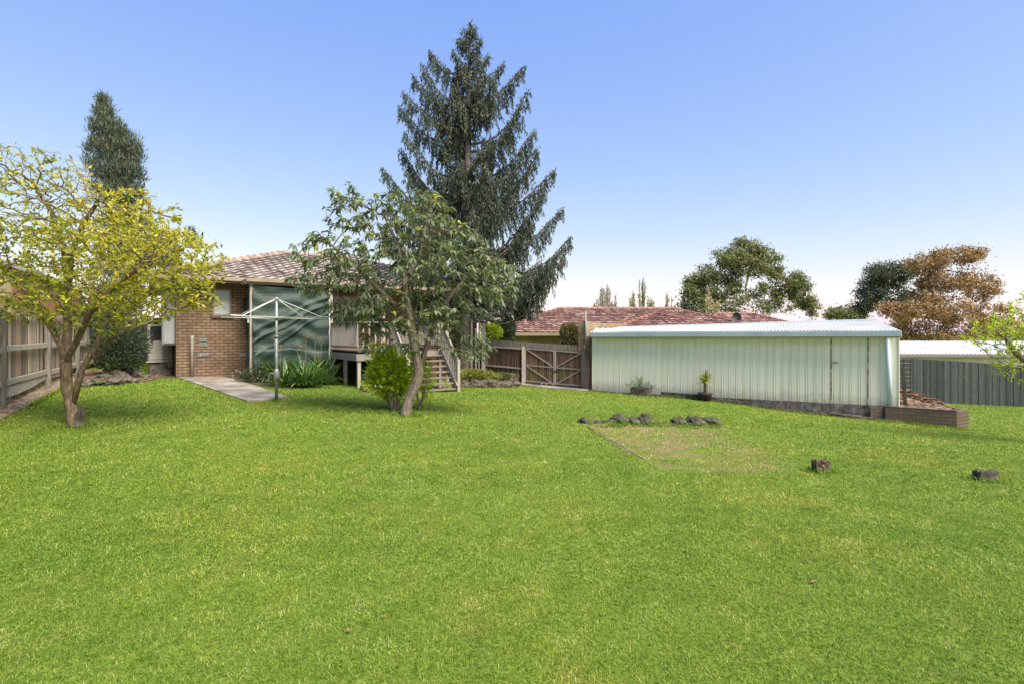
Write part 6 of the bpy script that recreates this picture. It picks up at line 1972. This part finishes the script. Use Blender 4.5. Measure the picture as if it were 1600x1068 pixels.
def grass():
    Ps, Ls, Ws, Vs = [], [], [], []
    bands = [(2.1, 3.6, 11000, 0.023, 0.0036), (3.6, 5.5, 6500, 0.025, 0.0050), (5.5, 8.5, 3200, 0.028, 0.0070), (8.5, 13, 1000, 0.036, 0.011), (13, 22, 420, 0.040, 0.016)]
    for y0, y1, dn, L, W in bands:
        xm = 1.02 * y1 + 2.2
        n = int((y1 - y0) * 2 * xm * dn)
        x = rng.uniform(-xm, xm, n); y = rng.uniform(y0, y1, n)
        m = np.abs(x) < 1.02 * y + 2.2
        m &= ~((y > 18.2) & (x > 2.5) & (x < 9)) & (y < 20.9)
        x, y = x[m], y[m]
        for e in EXC:
            k = ~inpoly(x, y, e); x, y = x[k], y[k]
        # thin, dry patch behind the rock row
        ins = inpoly(x, y, PATCHQ)
        def dseg(a, b):
            ax, ay = b.x - a.x, b.y - a.y; t_ = np.clip(((x - a.x) * ax + (y - a.y) * ay) / (ax * ax + ay * ay), 0, 1)
            return np.hypot(x - a.x - t_ * ax, y - a.y - t_ * ay)
        edge = np.minimum(dseg(PATCHQ[3], PATCHQ[0]), dseg(PATCHQ[0], PATCHQ[1])) + 0.03 * np.sin(x * 9) * np.sin(y * 7)
        patchy = 0.5 + 0.5 * np.sin(x * 3.3 + 2 * np.sin(y * 2.9)) * np.sin(y * 4.1 + x)
        dd = np.where(ins, 0.5, 2.0)
        rgt = np.clip(dseg(PATCHQ[1], PATCHQ[2]) / 1.3, 0, 1)
        pr_ = np.where(ins, 1 - rgt * (0.72 - 0.50 * patchy), 1.0) * np.where(ins & (edge < 0.07) & (rng.random(len(x)) < .8), 0.3, 1.0)
        dd = np.where(ins & (rng.random(len(x)) < rgt * (1.0 - .45 * patchy)), 0.5, 2.0)
        k = (rng.random(len(x)) < pr_); x, y, dd = x[k], y[k], dd[k]
        cl = 0.5 + 0.5 * np.sin(x * 2.1 + 3 * np.sin(y * 1.3)) * np.cos(y * 2.6 + 2 * np.sin(x * 1.7))
        v = np.clip(rng.normal(0.47, 0.25, len(x)) + (cl - .5) * .16, 0, 1)
        v = np.where(rng.random(len(x)) < 0.105, rng.uniform(.86, 1.0, len(x)), v)
        v = np.where((dd < 1.0), np.clip(v + rng.normal(.27, .16, len(x)), 0, 1), v)
        Ps.append(np.stack([x, y, H(x, y) - 0.002], 1)); Ls.append(L * rng.uniform(.45, 1.25, len(x))); Ws.append(np.full(len(x), W)); Vs.append(v)
    TUFT = [(G(px, py + 1), w_ * .011, 150) for px, py, w_ in [(968, 662, 13), (986, 663, 13), (1008, 663, 13), (1035, 663, 14), (1061, 664, 13), (1086, 665, 15), (1112, 665, 15), (935, 662, 22), (960, 664, 12)]]
    TUFT += [(G(1283, 736), .20, 260), (G(1540, 750), .22, 260), (G(118, 665), .26, 420), (G(632, 648), .30, 500), (G(432, 626), .09, 90), (G(600, 640), .35, 400), (G(1383, 658), .2, 120), (G(1430, 662), .3, 200), (G(1495, 670), .25, 240), (G(1450, 665), .3, 200), (G(559, 607), .15, 120), (G(713, 609), .25, 240)]
    for c_, r0_, n_ in TUFT:
        a_ = rng.uniform(0, 6.283, n_); rr = r0_ * rng.uniform(.55, 1.25, n_)
        x, y = c_.x + np.cos(a_) * rr, c_.y + np.sin(a_) * rr * .8
        Ps.append(np.stack([x, y, H(x, y) - 0.002], 1)); Ls.append(rng.uniform(.04, .10, n_)); Ws.append(np.full(n_, 0.009)); Vs.append(np.clip(rng.normal(.38, .2, n_), 0, 1))
    for t_ in np.linspace(0, 1, 200):                # longer unmown fringe along the shed and the fences
        for o_, d_, n_ in ((SL + sn * .30, SR - SL, 9), (bedL + bn * .03, bedR - bedL, 3), (FP1 + fn * .42, fd * 3.2, 6)):
            p_ = o_ + d_ * float(t_)
            x = p_.x + rng.normal(0, .03, n_); y = p_.y + rng.normal(0, .03, n_)
            Ps.append(np.stack([x, y, H(x, y) - 0.002], 1)); Ls.append(rng.uniform(.04, .10, n_)); Ws.append(np.full(n_, 0.010)); Vs.append(np.clip(rng.normal(.4, .2, n_), 0, 1))
    Pn, L, W, v = np.concatenate(Ps), np.concatenate(Ls), np.concatenate(Ws), np.concatenate(Vs)
    n = len(Pn)
    az = rng.uniform(0, 2 * np.pi, n); tl = rng.uniform(.15, 1.0, n)
    d = np.stack([np.cos(az) * tl, np.sin(az) * tl, np.ones(n)], 1); d = unit(d)
    s = np.stack([-np.sin(az), np.cos(az), np.zeros(n)], 1)
    s = unit(s + rng.normal(size=(n, 3)) * .4)
    h = L[:, None]
    p0 = Pn - s * W[:, None] / 2; p1 = Pn + s * W[:, None] / 2
    mid = Pn + d * h * .6
    bend = np.stack([np.cos(az), np.sin(az), -.3 * np.ones(n)], 1) * h * rng.uniform(.1, .6, n)[:, None]
    p2 = mid + s * W[:, None] * .35; p3 = mid - s * W[:, None] * .35
    tip = Pn + d * h + bend
    vs = np.stack([p0, p1, p2, p3, tip], 1).reshape(-1, 3)
    i = np.arange(n)[:, None] * 5
    F = np.concatenate([i + [0, 1, 2], i + [0, 2, 3], i + [3, 2, 4]])
    o = np_mesh('grass', vs, F, M['grass'], np.repeat(v, 5))
    tag(o, 'short mown green lawn grass with straw coloured blades', 'grass', kind='stuff')
    print('grass blades', n)
grass()

def fallen():
    Ps, vs_ = [], []
    t_ = rng.uniform(-9, 6, 1500)
    q = np.array(FP1)[None, :2] + np.array(fd)[None, :2] * t_[:, None] + np.array(fn)[None, :2] * rng.uniform(-.08, .42, 1500)[:, None]
    Ps.append(np.c_[q, H(q[:, 0], q[:, 1]) + rng.uniform(.035, .06, 1500)]); vs_.append(rng.uniform(.3, 1, 1500))
    for c_, r_0, n_ in ((lb_, 1.6, 260), (qb, 1.8, 200), (Vector((0, 11, 0)), 6, 160), (Vector((2.5, 13, 0)), 6, 160)):
        q = rng.normal(size=(n_, 2)) * r_0 * .6 + [c_.x, c_.y]
        q = q[(q[:, 1] > 2)]
        Ps.append(np.c_[q, H(q[:, 0], q[:, 1]) + rng.uniform(.012, .026, len(q))]); vs_.append(rng.random(len(q)))
    P_ = np.concatenate(Ps); v_ = np.concatenate(vs_); n = len(P_)
    D_ = rng.normal(size=(n, 3)) * [1, 1, .2]
    o = leaves('fallen_leaves', P_, D_, rng.uniform(.03, .075, n), .022, M['dry_flower'], None, v=v_, N=np.tile([0, 0, 1.], (n, 1)) + rng.normal(size=(n, 3)) * .3)
    tag(o, 'small dry brown fallen leaves scattered over the lawn and along the fence foot', 'leaves', kind='stuff')
fallen()
